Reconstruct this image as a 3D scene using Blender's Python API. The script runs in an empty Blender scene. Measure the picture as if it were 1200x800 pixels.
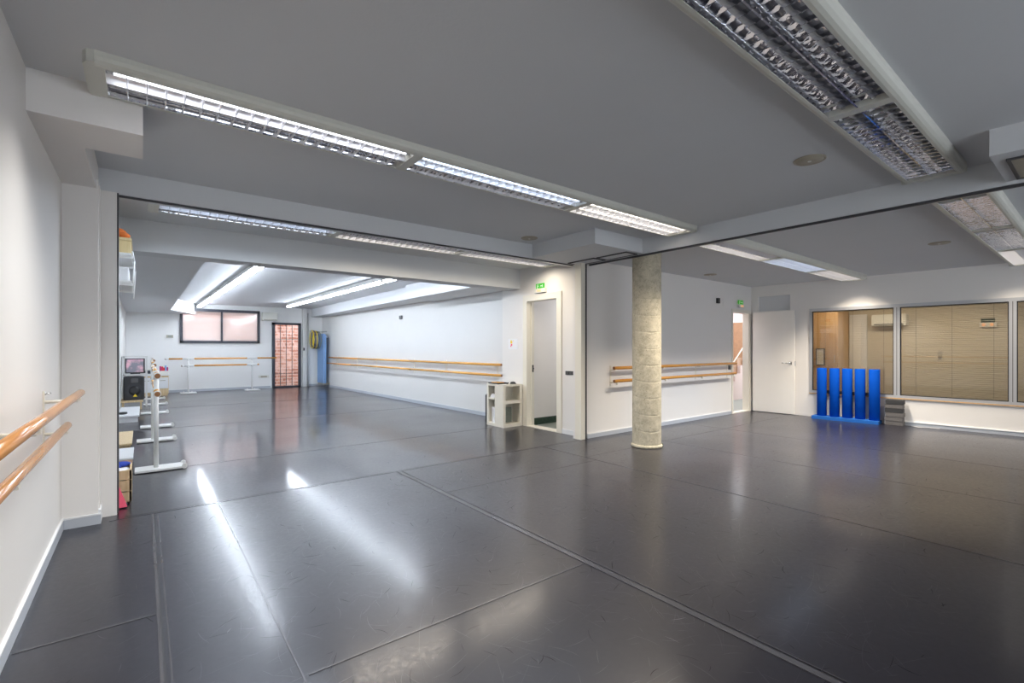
import bpy, bmesh, math, random
from mathutils import Vector, Matrix
random.seed(7)
PI = math.pi
scene = bpy.context.scene
C = scene.collection

# ------------------------------------------------------------------ camera, world, exposure
YAW = math.radians(38.02)
cam_d = bpy.data.cameras.new('camera')
cam_d.sensor_width = 36.0
cam_d.lens = 553.16 / 1200 * 36.0
cam_d.shift_y = 8.0 / 1200
cam_d.clip_start = 0.05
cam_d.clip_end = 200
cam = bpy.data.objects.new('camera', cam_d)
C.objects.link(cam)
cam.location = (0, 0, 1.3)
cam.rotation_euler = (PI / 2, 0, -YAW)
scene.camera = cam

world = bpy.data.worlds.new('world')
scene.world = world
world.use_nodes = True
wn = world.node_tree.nodes['Background']
wn.inputs['Color'].default_value = (0.86, 0.92, 1.0, 1)
wn.inputs['Strength'].default_value = 4.5

scene.view_settings.view_transform = 'Standard'
scene.view_settings.look = 'None'
scene.view_settings.exposure = 0.0
scene.view_settings.gamma = 1.0
scene.view_settings.use_curve_mapping = False

POWER_LOUVRE = 32.0      # watts per louvred unit
TUBE_BACK = 54.0          # emission of the bare tubes in the rear studio
TUBE_FRONT = 4.5

# ------------------------------------------------------------------ materials
def mat(name, color, rough=0.6, metal=0.0, spec=None, noise=0.0, nscale=8.0, bump=0.0, bscale=60.0, emis=None, estr=0.0):
    m = bpy.data.materials.new(name)
    m.use_nodes = True
    nt = m.node_tree
    b = nt.nodes['Principled BSDF']
    b.inputs['Base Color'].default_value = (*color, 1)
    b.inputs['Roughness'].default_value = rough
    b.inputs['Metallic'].default_value = metal
    if spec is not None:
        b.inputs['Specular IOR Level'].default_value = spec
    if noise > 0:
        tc = nt.nodes.new('ShaderNodeTexCoord')
        n = nt.nodes.new('ShaderNodeTexNoise')
        n.inputs['Scale'].default_value = nscale
        n.inputs['Detail'].default_value = 4
        nt.links.new(tc.outputs['Object'], n.inputs['Vector'])
        r = nt.nodes.new('ShaderNodeMixRGB')
        r.inputs['Color1'].default_value = (*[c * (1 - noise) for c in color], 1)
        r.inputs['Color2'].default_value = (*[min(1, c * (1 + noise)) for c in color], 1)
        nt.links.new(n.outputs['Fac'], r.inputs['Fac'])
        nt.links.new(r.outputs['Color'], b.inputs['Base Color'])
    if bump > 0:
        tc = nt.nodes.new('ShaderNodeTexCoord')
        n = nt.nodes.new('ShaderNodeTexNoise')
        n.inputs['Scale'].default_value = bscale
        n.inputs['Detail'].default_value = 3
        nt.links.new(tc.outputs['Object'], n.inputs['Vector'])
        bp = nt.nodes.new('ShaderNodeBump')
        bp.inputs['Strength'].default_value = bump
        bp.inputs['Distance'].default_value = 0.01
        nt.links.new(n.outputs['Fac'], bp.inputs['Height'])
        nt.links.new(bp.outputs['Normal'], b.inputs['Normal'])
    if emis:
        b.inputs['Emission Color'].default_value = (*emis, 1)
        b.inputs['Emission Strength'].default_value = estr
    return m

def glass_mat(name, tint, gloss=0.12, rough=0.0):
    m = bpy.data.materials.new(name)
    m.use_nodes = True
    nt = m.node_tree
    nt.nodes.clear()
    out = nt.nodes.new('ShaderNodeOutputMaterial')
    t = nt.nodes.new('ShaderNodeBsdfTransparent')
    t.inputs['Color'].default_value = (*tint, 1)
    g = nt.nodes.new('ShaderNodeBsdfGlossy')
    g.inputs['Roughness'].default_value = rough
    fr = nt.nodes.new('ShaderNodeFresnel')
    fr.inputs['IOR'].default_value = 1.5
    ad = nt.nodes.new('ShaderNodeMath')
    ad.operation = 'ADD'
    ad.inputs[1].default_value = gloss
    mx = nt.nodes.new('ShaderNodeMixShader')
    nt.links.new(fr.outputs[0], ad.inputs[0])
    nt.links.new(ad.outputs[0], mx.inputs[0])
    nt.links.new(t.outputs[0], mx.inputs[1])
    nt.links.new(g.outputs[0], mx.inputs[2])
    nt.links.new(mx.outputs[0], out.inputs[0])
    return m

def wood_mat(name, c1, c2, rough=0.3, axis='Y', scale=6.0):
    m = bpy.data.materials.new(name)
    m.use_nodes = True
    nt = m.node_tree
    b = nt.nodes['Principled BSDF']
    tc = nt.nodes.new('ShaderNodeTexCoord')
    mp = nt.nodes.new('ShaderNodeMapping')
    s = {'X': (0.6, 12, 12), 'Y': (12, 0.6, 12), 'Z': (12, 12, 0.6)}[axis]
    mp.inputs['Scale'].default_value = s
    n = nt.nodes.new('ShaderNodeTexNoise')
    n.inputs['Scale'].default_value = scale
    n.inputs['Detail'].default_value = 6
    cr = nt.nodes.new('ShaderNodeValToRGB')
    cr.color_ramp.elements[0].position = 0.35
    cr.color_ramp.elements[0].color = (*c1, 1)
    cr.color_ramp.elements[1].position = 0.65
    cr.color_ramp.elements[1].color = (*c2, 1)
    nt.links.new(tc.outputs['Object'], mp.inputs['Vector'])
    nt.links.new(mp.outputs['Vector'], n.inputs['Vector'])
    nt.links.new(n.outputs['Fac'], cr.inputs['Fac'])
    nt.links.new(cr.outputs['Color'], b.inputs['Base Color'])
    b.inputs['Roughness'].default_value = rough
    return m

def floor_mat():
    m = bpy.data.materials.new('black_dance_vinyl')
    m.use_nodes = True
    nt = m.node_tree
    N, L = nt.nodes, nt.links
    b = N['Principled BSDF']
    tc = N.new('ShaderNodeTexCoord')
    def noise(scale, detail=4, vec=None, rough=0.5):
        n = N.new('ShaderNodeTexNoise')
        n.inputs['Scale'].default_value = scale
        n.inputs['Detail'].default_value = detail
        n.inputs['Roughness'].default_value = rough
        L.new(vec or tc.outputs['Object'], n.inputs['Vector'])
        return n.outputs['Fac']
    def maprange(x, a, bb, c, d):
        r = N.new('ShaderNodeMapRange')
        r.inputs['From Min'].default_value = a
        r.inputs['From Max'].default_value = bb
        r.inputs['To Min'].default_value = c
        r.inputs['To Max'].default_value = d
        L.new(x, r.inputs['Value'])
        return r.outputs['Result']
    def mth(op, x, y):
        k = N.new('ShaderNodeMath')
        k.operation = op
        for i, q in enumerate((x, y)):
            if isinstance(q, (int, float)):
                k.inputs[i].default_value = q
            else:
                L.new(q, k.inputs[i])
        return k.outputs[0]
    cloud = maprange(noise(0.9, 5), 0.3, 0.7, 0, 1)
    mix = N.new('ShaderNodeMixRGB')
    mix.inputs['Color1'].default_value = (0.007, 0.007, 0.013, 1)
    mix.inputs['Color2'].default_value = (0.015, 0.014, 0.022, 1)
    L.new(cloud, mix.inputs['Fac'])
    L.new(mix.outputs['Color'], b.inputs['Base Color'])
    fine = maprange(noise(30, 6, rough=0.7), 0.3, 0.7, -0.03, 0.04)
    r = mth('ADD', maprange(noise(.6, 3), 0.3, 0.7, 0.32, 0.40), fine)
    L.new(r, b.inputs['Roughness'])
    b.inputs['Specular IOR Level'].default_value = 0.36
    b.inputs['Coat Weight'].default_value = 0.5
    spy = N.new('ShaderNodeSeparateXYZ'); L.new(tc.outputs['Object'], spy.inputs[0])
    worn = maprange(spy.outputs['Y'], 4.66, 4.70, 1.0, 0.0)       # the front sheets are more worn than the rear ones
    speck = maprange(noise(38, 8, rough=.85), 0.40, 0.60, 0.0, 1.0)
    cr_ = mth('ADD', mth('MULTIPLY', speck, .06), .045)
    cr_ = mth('ADD', cr_, mth('MULTIPLY', worn, mth('ADD', mth('MULTIPLY', speck, .10), .055)))
    L.new(cr_, b.inputs['Coat Roughness'])
    L.new(mth('SUBTRACT', .62, mth('MULTIPLY', mth('MULTIPLY', worn, speck), .25)), b.inputs['Coat Weight'])
    b.inputs['Coat IOR'].default_value = 1.45
    bp = N.new('ShaderNodeBump')
    bp.inputs['Strength'].default_value = 0.22
    bp.inputs['Distance'].default_value = 0.004
    h = mth('ADD', mth('MULTIPLY', noise(1.3, 2), 0.8), mth('MULTIPLY', noise(60, 6, rough=.8), 0.13))
    L.new(h, bp.inputs['Height'])
    L.new(bp.outputs['Normal'], b.inputs['Normal']); L.new(bp.outputs['Normal'], b.inputs['Coat Normal'])
    return m

def concrete_mat():
    m = bpy.data.materials.new('column_concrete')
    m.use_nodes = True
    nt = m.node_tree
    N, L = nt.nodes, nt.links
    b = N['Principled BSDF']
    tc = N.new('ShaderNodeTexCoord')
    n1 = N.new('ShaderNodeTexNoise'); n1.inputs['Scale'].default_value = 13; n1.inputs['Detail'].default_value = 9; n1.inputs['Roughness'].default_value = .85
    n2 = N.new('ShaderNodeTexVoronoi'); n2.inputs['Scale'].default_value = 26; n2.inputs['Randomness'].default_value = 1.0
    cr = N.new('ShaderNodeValToRGB')
    cr.color_ramp.elements[0].position = 0.3; cr.color_ramp.elements[0].color = (0.30, 0.27, 0.20, 1)
    cr.color_ramp.elements[1].position = 0.7; cr.color_ramp.elements[1].color = (0.68, 0.62, 0.48, 1)
    pr = N.new('ShaderNodeMapRange'); pr.inputs['From Min'].default_value = 0.08; pr.inputs['From Max'].default_value = 0.2; pr.inputs['To Min'].default_value = 0.55
    mx = N.new('ShaderNodeMixRGB'); mx.blend_type = 'MULTIPLY'; mx.inputs['Fac'].default_value = 1
    for n in (n1, n2): L.new(tc.outputs['Object'], n.inputs['Vector'])
    L.new(n1.outputs['Fac'], cr.inputs['Fac'])
    L.new(n2.outputs['Distance'], pr.inputs['Value'])
    L.new(cr.outputs['Color'], mx.inputs['Color1']); L.new(pr.outputs['Result'], mx.inputs['Color2'])
    L.new(mx.outputs['Color'], b.inputs['Base Color'])
    b.inputs['Roughness'].default_value = 0.85
    bp = N.new('ShaderNodeBump'); bp.inputs['Strength'].default_value = 0.5; bp.inputs['Distance'].default_value = 0.006
    L.new(n1.outputs['Fac'], bp.inputs['Height']); L.new(bp.outputs['Normal'], b.inputs['Normal'])
    return m

def brick_mat():
    m = bpy.data.materials.new('rough_brick')
    m.use_nodes = True
    nt = m.node_tree
    N, L = nt.nodes, nt.links
    b = N['Principled BSDF']
    tc = N.new('ShaderNodeTexCoord')
    sp = N.new('ShaderNodeSeparateXYZ'); cb = N.new('ShaderNodeCombineXYZ')
    L.new(tc.outputs['Object'], sp.inputs[0]); L.new(sp.outputs['X'], cb.inputs['X']); L.new(sp.outputs['Z'], cb.inputs['Y'])
    br = N.new('ShaderNodeTexBrick')
    br.inputs['Scale'].default_value = 1.0
    br.inputs['Brick Width'].default_value = 0.36
    br.inputs['Row Height'].default_value = 0.115
    br.inputs['Mortar Size'].default_value = 0.016
    br.inputs['Mortar Smooth'].default_value = 0.4
    br.inputs['Color1'].default_value = (0.36, 0.12, 0.07, 1)
    br.inputs['Color2'].default_value = (0.60, 0.30, 0.22, 1)
    br.inputs['Mortar'].default_value = (0.72, 0.55, 0.47, 1)
    n = N.new('ShaderNodeTexNoise'); n.inputs['Scale'].default_value = 7; n.inputs['Detail'].default_value = 5
    mx = N.new('ShaderNodeMixRGB'); mx.inputs['Color2'].default_value = (0.78, 0.56, 0.50, 1)
    mr = N.new('ShaderNodeMapRange'); mr.inputs['From Min'].default_value = 0.45; mr.inputs['From Max'].default_value = 0.65; mr.inputs['To Max'].default_value = 0.8
    L.new(cb.outputs[0], br.inputs['Vector']); L.new(tc.outputs['Object'], n.inputs['Vector'])
    L.new(n.outputs['Fac'], mr.inputs['Value']); L.new(mr.outputs['Result'], mx.inputs['Fac'])
    L.new(br.outputs['Color'], mx.inputs['Color1']); L.new(mx.outputs['Color'], b.inputs['Base Color'])
    b.inputs['Roughness'].default_value = 0.9
    return m

M = {}
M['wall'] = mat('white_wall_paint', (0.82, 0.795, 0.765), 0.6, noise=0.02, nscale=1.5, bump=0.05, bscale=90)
M['wall_far'] = mat('far_wall_paint_brightened', (0.94, 0.94, 0.93), 0.6, noise=0.02, nscale=1.5, bump=0.05, bscale=90)  # paint lightened to stand in for light missing on the far wall
M['wall_dimmed'] = mat('rear_wall_paint_dimmed', (0.76, 0.75, 0.73), 0.6, noise=0.02, nscale=1.5, bump=0.05, bscale=90)  # paint darkened to hold down the strip light on these walls
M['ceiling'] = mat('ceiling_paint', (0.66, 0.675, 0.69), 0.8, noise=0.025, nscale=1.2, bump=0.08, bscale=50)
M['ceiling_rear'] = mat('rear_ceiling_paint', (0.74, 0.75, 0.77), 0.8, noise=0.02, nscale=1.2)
M['base'] = mat('grey_baseboard', (0.50, 0.53, 0.58), 0.35)
M['base_top'] = mat('white_baseboard', (0.78, 0.79, 0.80), 0.4)
M['cream'] = mat('cream_enamel', (0.82, 0.78, 0.68), 0.35)
M['door_white'] = mat('white_lacquer', (0.90, 0.87, 0.81), 0.35, noise=0.01)
M['fix'] = mat('cream_lamp_housing', (0.62, 0.62, 0.56), 0.35)
M['white_metal'] = mat('white_powder_coat', (0.80, 0.80, 0.78), 0.35)
M['chrome'] = mat('chrome', (0.75, 0.75, 0.75), 0.18, 1.0)
M['louvre'] = mat('mirror_louvre', (0.80, 0.81, 0.85), 0.05, 1.0, bump=0.12, bscale=18)
M['louvre_lit'] = mat('lit_lane_louvre', (0.90, 0.90, 0.93), 0.42, 1.0)  # lit-lane copy of the louvre metal, paler and rougher to look evenly bright
M['alu'] = mat('brushed_aluminium', (0.62, 0.63, 0.65), 0.38, 0.6)
M['track'] = mat('dark_track', (0.05, 0.05, 0.055), 0.5)
M['black'] = mat('black_plastic', (0.02, 0.02, 0.022), 0.4)
M['black2'] = mat('black_cone', (0.035, 0.035, 0.04), 0.6)
M['dark_frame'] = mat('anthracite_frame', (0.045, 0.048, 0.065), 0.4)
M['floor'] = floor_mat()
M['seam'] = mat('vinyl_tape_highlight', (0.062, 0.062, 0.07), 0.25, noise=0.5, nscale=2)  # tape colour lightened to paint the highlight along the weld ridges
M['seam_gap'] = mat('vinyl_gap', (0.010, 0.010, 0.012), 0.5)
M['concrete'] = concrete_mat()
M['scratch'] = mat('fine_scratch', (0.050, 0.050, 0.058), 0.4)
M['scuff'] = mat('rubber_scuff', (0.008, 0.008, 0.009), 0.8, spec=0.08)
M['chalk'] = mat('pale_scratch', (0.16, 0.16, 0.17), 0.45)
M['brick'] = brick_mat()
M['wood'] = wood_mat('varnished_barre_wood', (0.55, 0.24, 0.08), (0.72, 0.36, 0.13), 0.16, 'Y')
M['wood_x'] = wood_mat('orange_barre_wood', (0.62, 0.27, 0.05), (0.78, 0.38, 0.09), 0.2, 'X')
M['wood_y'] = wood_mat('golden_barre_wood', (0.70, 0.34, 0.07), (0.85, 0.47, 0.13), 0.2, 'Y')
M['endgrain'] = mat('barre_end_grain', (0.32, 0.14, 0.05), 0.6, noise=0.3, nscale=40)
M['ply'] = wood_mat('pale_plywood', (0.62, 0.46, 0.25), (0.74, 0.58, 0.36), 0.5, 'Z', 3)
M['cab_wood'] = wood_mat('honey_veneer', (0.60, 0.37, 0.17), (0.70, 0.46, 0.24), 0.45, 'Z', 2)
M['blue_foam'] = mat('blue_foam', (0.0, 0.055, 0.36), 0.8, spec=0.08, bump=0.15, bscale=150)
M['blue_base'] = mat('blue_base_foam', (0.006, 0.11, 0.42), 0.6)
M['blue_mat'] = mat('pale_blue_vinyl', (0.22, 0.38, 0.66), 0.5)
M['grey_foam'] = mat('charcoal_foam', (0.035, 0.035, 0.037), 0.85, noise=0.2, nscale=60)
M['grey_foam2'] = mat('taupe_foam', (0.13, 0.12, 0.115), 0.85, noise=0.2, nscale=60)
M['beige'] = mat('office_beige_wall', (0.62, 0.55, 0.43), 0.7)
M['blind'] = mat('cream_blind_slat', (0.58, 0.52, 0.41), 0.5)
M['green_marble'] = mat('green_marble', (0.03, 0.06, 0.04), 0.2, noise=0.7, nscale=25)
M['terrazzo'] = mat('grey_green_terrazzo', (0.24, 0.27, 0.24), 0.3, noise=0.3, nscale=60)
M['stair_pink'] = mat('pinkish_stair_plaster', (0.66, 0.53, 0.50), 0.7)
M['stair_brown'] = mat('terracotta_tile', (0.42, 0.25, 0.15), 0.5, noise=0.25, nscale=12)
M['pink'] = mat('pink_plastic', (0.85, 0.10, 0.18), 0.4)
M['yellow'] = mat('yellow_plastic', (0.85, 0.62, 0.02), 0.35)
M['purple'] = mat('dark_purple_tape', (0.10, 0.07, 0.16), 0.4)
M['dark_grey'] = mat('dark_grey_plastic', (0.10, 0.10, 0.10), 0.4)
M['orange'] = mat('orange_cloth', (0.70, 0.17, 0.03), 0.8, noise=0.3, nscale=30)
M['yellow_box'] = wood_mat('straw_box', (0.66, 0.50, 0.24), (0.80, 0.66, 0.38), 0.6, 'Z', 3)
M['blue_cloth'] = mat('royal_blue_cloth', (0.02, 0.05, 0.35), 0.8)
M['paper'] = mat('white_paper', (0.86, 0.86, 0.87), 0.7)
M['white_board'] = mat('white_melamine', (0.82, 0.83, 0.85), 0.35)
M['peach'] = mat('peach_edge', (0.80, 0.52, 0.38), 0.6)
M['red'] = mat('red_card', (0.60, 0.03, 0.05), 0.6)
M['magenta'] = mat('magenta_card', (0.45, 0.02, 0.16), 0.6)
M['sky_card'] = mat('pale_blue_card', (0.25, 0.45, 0.75), 0.6)
M['green_sign'] = mat('green_sign', (0.05, 0.45, 0.05), 0.4, emis=(0.16, 0.8, 0.05), estr=0.16)
M['sign_white'] = mat('sign_white', (0.85, 0.95, 0.85), 0.4, emis=(0.6, 1, 0.5), estr=0.2)
M['amber'] = mat('amber_lamp', (0.9, 0.5, 0.25), 0.4, emis=(1.0, 0.42, 0.16), estr=0.6)
M['tube_cool'] = mat('cool_tube', (0.9, 0.9, 0.9), 0.4, emis=(0.80, 0.885, 1.0), estr=TUBE_BACK)
M['tube_white'] = mat('white_tube', (0.9, 0.9, 0.9), 0.4, emis=(0.93, 0.95, 1.0), estr=TUBE_FRONT)
M['tube_blue'] = mat('daylight_tube', (0.9, 0.9, 0.9), 0.4, emis=(0.66, 0.80, 1.0), estr=TUBE_FRONT)
M['tube_warm'] = mat('warm_tube', (0.9, 0.9, 0.9), 0.4, emis=(1.0, 0.90, 0.76), estr=TUBE_FRONT)
M['tube_off'] = mat('unlit_tube', (0.75, 0.76, 0.78), 0.3)
M['glass'] = glass_mat('clear_partition_glass', (0.90, 0.88, 0.84), 0.03)
M['far_glass'] = glass_mat('door_glass', (0.95, 0.93, 0.92), 0.02)
M['mirror'] = mat('silvered_mirror', (0.82, 0.86, 0.87), 0.015, 1.0)
M['speaker_grille'] = mat('round_beige_grille', (0.42, 0.38, 0.30), 0.6)
M['hatch'] = mat('beige_hatch', (0.36, 0.33, 0.26), 0.6, noise=0.15, nscale=12)
M['ac'] = mat('ivory_plastic', (0.80, 0.80, 0.74), 0.4)
def screen_mat():
    m = mat('pink_grey_screen', (0.4, 0.36, 0.4), 0.15)
    nt = m.node_tree; b = nt.nodes['Principled BSDF']
    tc = nt.nodes.new('ShaderNodeTexCoord'); n = nt.nodes.new('ShaderNodeTexNoise'); n.inputs['Scale'].default_value = 7; n.inputs['Detail'].default_value = 3
    cr = nt.nodes.new('ShaderNodeValToRGB')
    cr.color_ramp.elements[0].position = .46; cr.color_ramp.elements[0].color = (.20, .20, .24, 1)
    cr.color_ramp.elements[1].position = .62; cr.color_ramp.elements[1].color = (.62, .38, .45, 1)
    nt.links.new(tc.outputs['Object'], n.inputs['Vector']); nt.links.new(n.outputs['Fac'], cr.inputs['Fac'])
    nt.links.new(cr.outputs['Color'], b.inputs['Base Color']); nt.links.new(cr.outputs['Color'], b.inputs['Emission Color'])
    b.inputs['Emission Strength'].default_value = 0.35
    return m
M['screen'] = screen_mat()
def frosted_mat():
    m = bpy.data.materials.new('frosted_glass')
    m.use_nodes = True
    nt = m.node_tree; nt.nodes.clear()
    out = nt.nodes.new('ShaderNodeOutputMaterial')
    t = nt.nodes.new('ShaderNodeBsdfTranslucent'); t.inputs['Color'].default_value = (1.0, .985, .98, 1)
    g = nt.nodes.new('ShaderNodeBsdfGlossy'); g.inputs['Roughness'].default_value = .1
    mx = nt.nodes.new('ShaderNodeMixShader'); mx.inputs[0].default_value = .07
    nt.links.new(t.outputs[0], mx.inputs[1]); nt.links.new(g.outputs[0], mx.inputs[2]); nt.links.new(mx.outputs[0], out.inputs[0])
    return m
M['frosted'] = frosted_mat()

# ------------------------------------------------------------------ helpers (all shapes are given in world metres)
def bx(bm, x0, x1, y0, y1, z0, z1, mi=0, bev=0.0):
    vs = [bm.verts.new(p) for p in ((x0,y0,z0),(x1,y0,z0),(x1,y1,z0),(x0,y1,z0),(x0,y0,z1),(x1,y0,z1),(x1,y1,z1),(x0,y1,z1))]
    fs = []
    for q in ((0,3,2,1),(4,5,6,7),(0,1,5,4),(1,2,6,5),(2,3,7,6),(3,0,4,7)):
        f = bm.faces.new([vs[i] for i in q]); f.material_index = mi; fs.append(f)
    if bev > 0:
        es = list({e for f in fs for e in f.edges})
        r = bmesh.ops.bevel(bm, geom=es, offset=bev, segments=2, affect='EDGES', profile=0.6)
        for f in r['faces']: f.material_index = mi
    return vs

def prism(bm, pts, z0, z1, mi=0):
    """vertical prism over a plan polygon"""
    a = [bm.verts.new((p[0], p[1], z0)) for p in pts]
    b = [bm.verts.new((p[0], p[1], z1)) for p in pts]
    n = len(pts)
    fs = [bm.faces.new(a[::-1]), bm.faces.new(b)]
    for i in range(n):
        fs.append(bm.faces.new((a[i], a[(i+1) % n], b[(i+1) % n], b[i])))
    for f in fs: f.material_index = mi
    bmesh.ops.recalc_face_normals(bm, faces=fs)

def extr(bm, pts, vec, mi=0):
    """polygon (3D points) swept along vec"""
    a = [bm.verts.new(p) for p in pts]
    b = [bm.verts.new(Vector(p) + Vector(vec)) for p in pts]
    n = len(pts)
    fs = [bm.faces.new(a), bm.faces.new(b[::-1])]
    for i in range(n):
        fs.append(bm.faces.new((a[i], b[i], b[(i+1) % n], a[(i+1) % n])))
    for f in fs: f.material_index = mi
    bmesh.ops.recalc_face_normals(bm, faces=fs)

def tube(bm, p, q, r, seg=16, mi=0, r2=None, capmi=None):
    p, q = Vector(p), Vector(q)
    r2 = r if r2 is None else r2
    d = (q - p).normalized()
    u = d.orthogonal().normalized(); v = d.cross(u)
    a = []; b = []
    for i in range(seg):
        t = 2 * PI * i / seg
        o = u * math.cos(t) + v * math.sin(t)
        a.append(bm.verts.new(p + o * r)); b.append(bm.verts.new(q + o * r2))
    for i in range(seg):
        f = bm.faces.new((a[i], a[(i+1) % seg], b[(i+1) % seg], b[i])); f.smooth = True; f.material_index = mi
    f1 = bm.faces.new(a[::-1]); f2 = bm.faces.new(b)
    for f in (f1, f2): f.material_index = mi if capmi is None else capmi

def path(bm, pts, r, seg=10, mi=0):
    for i in range(len(pts) - 1):
        tube(bm, pts[i], pts[i+1], r, seg, mi)
    for p in pts[1:-1]:
        ball(bm, p, r, mi)

def ball(bm, c, r, mi=0, sc=(1,1,1), u=12, v=8):
    g = bmesh.ops.create_uvsphere(bm, u_segments=u, v_segments=v, radius=r)
    for w in g['verts']:
        w.co = Vector((w.co.x*sc[0], w.co.y*sc[1], w.co.z*sc[2])) + Vector(c)
    for f in {f for w in g['verts'] for f in w.link_faces}:
        f.smooth = True; f.material_index = mi

def lathe(bm, c, prof, seg=32, mi=0):
    """prof: list of (radius, z) revolved about vertical axis at c"""
    rings = []
    for r, z in prof:
        rings.append([bm.verts.new((c[0] + r*math.cos(2*PI*i/seg), c[1] + r*math.sin(2*PI*i/seg), c[2] + z)) for i in range(seg)])
    for a, b in zip(rings, rings[1:]):
        for i in range(seg):
            f = bm.faces.new((a[i], a[(i+1) % seg], b[(i+1) % seg], b[i])); f.smooth = True; f.material_index = mi
    f = bm.faces.new(rings[0][::-1]); f.material_index = mi
    f = bm.faces.new(rings[-1]); f.material_index = mi

def torus(bm, c, R, r, axis='X', seg=40, sub=8, mi=0, tilt=0.0):
    rows = []
    rot = Matrix.Rotation(tilt, 3, 'Z')
    for i in range(seg):
        t = 2*PI*i/seg
        row = []
        for j in range(sub):
            s = 2*PI*j/sub
            rr = R + r*math.cos(s)
            p = Vector((r*math.sin(s), rr*math.cos(t), rr*math.sin(t)))
            row.append(bm.verts.new(rot @ p + Vector(c)))
        rows.append(row)
    for i in range(seg):
        for j in range(sub):
            f = bm.faces.new((rows[i][j], rows[(i+1) % seg][j], rows[(i+1) % seg][(j+1) % sub], rows[i][(j+1) % sub]))
            f.smooth = True; f.material_index = mi

ORG = {}
def obj(name, bm, m, parent=None, loc=None):
    """links bm (world coordinates) as one mesh object; parent origin is taken off"""
    me = bpy.data.meshes.new(name)
    o = bpy.data.objects.new(name, me)
    base = Vector((0, 0, 0))
    if parent is not None:
        base = ORG[parent.name]
    elif loc is not None:
        base = Vector(loc)
        o.location = base
    for v in bm.verts: v.co -= base
    bm.to_mesh(me); bm.free()
    for q in (m if isinstance(m, (list, tuple)) else [m]): me.materials.append(q)
    C.objects.link(o)
    if parent is not None: o.parent = parent
    ORG[o.name] = base
    return o

def tag(o, label, cat, group=None):
    o['label'] = label; o['category'] = cat
    if group: o['group'] = group
    return o

def thing(name, label, cat, loc=(0,0,0), group=None):
    o = bpy.data.objects.new(name, None)
    o.empty_display_size = 0.1
    C.objects.link(o)
    o.location = loc
    ORG[o.name] = Vector(loc)
    return tag(o, label, cat, group)

def struct(name, bm, m, parent=None, kids=False):
    o = obj(name, bm, m, parent)
    if parent is None: o['kind'] = 'structure'
    return o

def copy_tree(o, parent=None):
    c = o.copy(); C.objects.link(c)
    if parent is not None: c.parent = parent
    ORG[c.name] = ORG[o.name]
    for ch in list(o.children): copy_tree(ch, c)
    return c

def cells(bm, p0, p1, th, z0, z1, holes, mi=0):
    """straight wall from p0 to p1 (plan), thickness th to the left of the direction, rectangular holes (s0,s1,za,zb)"""
    p0, p1 = Vector((*p0, 0)), Vector((*p1, 0))
    Ln = (p1 - p0).length; d = (p1 - p0) / Ln; n = Vector((-d.y, d.x, 0)) * th
    ss = sorted({0, Ln, *[h[0] for h in holes], *[h[1] for h in holes]})
    zs = sorted({z0, z1, *[h[2] for h in holes], *[h[3] for h in holes]})
    ss = [s for s in ss if 0 <= s <= Ln]; zs = [z for z in zs if z0 <= z <= z1]
    for i in range(len(ss) - 1):
        # merge z runs of the column
        run = None
        for j in range(len(zs) - 1):
            sc, zc = (ss[i] + ss[i+1]) / 2, (zs[j] + zs[j+1]) / 2
            solid = not any(h[0] < sc < h[1] and h[2] < zc < h[3] for h in holes)
            if solid and run is None: run = zs[j]
            if (not solid or j == len(zs) - 2) and run is not None:
                top = zs[j+1] if solid else zs[j]
                a = p0 + d * ss[i]; b = p0 + d * ss[i+1]
                prism(bm, [a[:2], b[:2], (b + n)[:2], (a + n)[:2]], run, top, mi)
                run = None

def B(): return bmesh.new()

# ------------------------------------------------------------------ key dimensions
XL, XR, YP = -0.46, 5.06, 4.70
ZC, ZC2, ZC3, ZC4 = 2.70, 2.58, 2.64, 2.65
YB = -3.2
XLB = -0.375
YF = 17.1

# ------------------------------------------------------------------ structure
b = B()
bx(b, -0.9, 12.9, YB - .2, 4.82, -0.12, 0)
bx(b, -0.9, 5.22, 4.82, 17.3, -0.12, 0)
# welded seams of the vinyl sheets: (x0,x1,y0,y1)
def seam(bm, x0, x1, y0, y1, h=0.0025, mi=1): bx(bm, x0, x1, y0, y1, -0.01, h, mi)
seam(b, 0.052, 0.066, YB, 4.64, .004); seam(b, 0.066, 0.074, YB, 4.64, .0008, 2); seam(b, 0.088, 0.094, YB, 4.6, .002)
seam(b, 0.497, 0.505, YB, 4.66, .002)
seam(b, 2.105, 2.14, YB, 4.66, .0035); seam(b, 2.14, 2.146, YB, 4.66, .0008, 2); seam(b, 2.158, 2.163, YB, 4.66, .003)
seam(b, 4.155, 4.166, YB, 4.66, .0025)
seam(b, 5.76, 5.764, YB, 4.68, .001); seam(b, 7.4, 7.404, YB, 4.68, .001)
seam(b, -0.44, 0.05, 2.885, 2.897, .002); seam(b, 0.52, 2.1, 1.975, 1.985, .002)
seam(b, -0.2, 4.95, 4.66, 4.668, .002); seam(b, -0.1, 4.9, 4.70, 4.704, .001, 2)
seam(b, 2.15, 4.16, 3.72, 3.725, .0015); seam(b, 4.17, 9.9, 3.9, 3.905, .0015)
for yy in (6.3, 9.5, 12.7): seam(b, -0.3, 5.0, yy, yy + .008, .0018)
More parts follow.
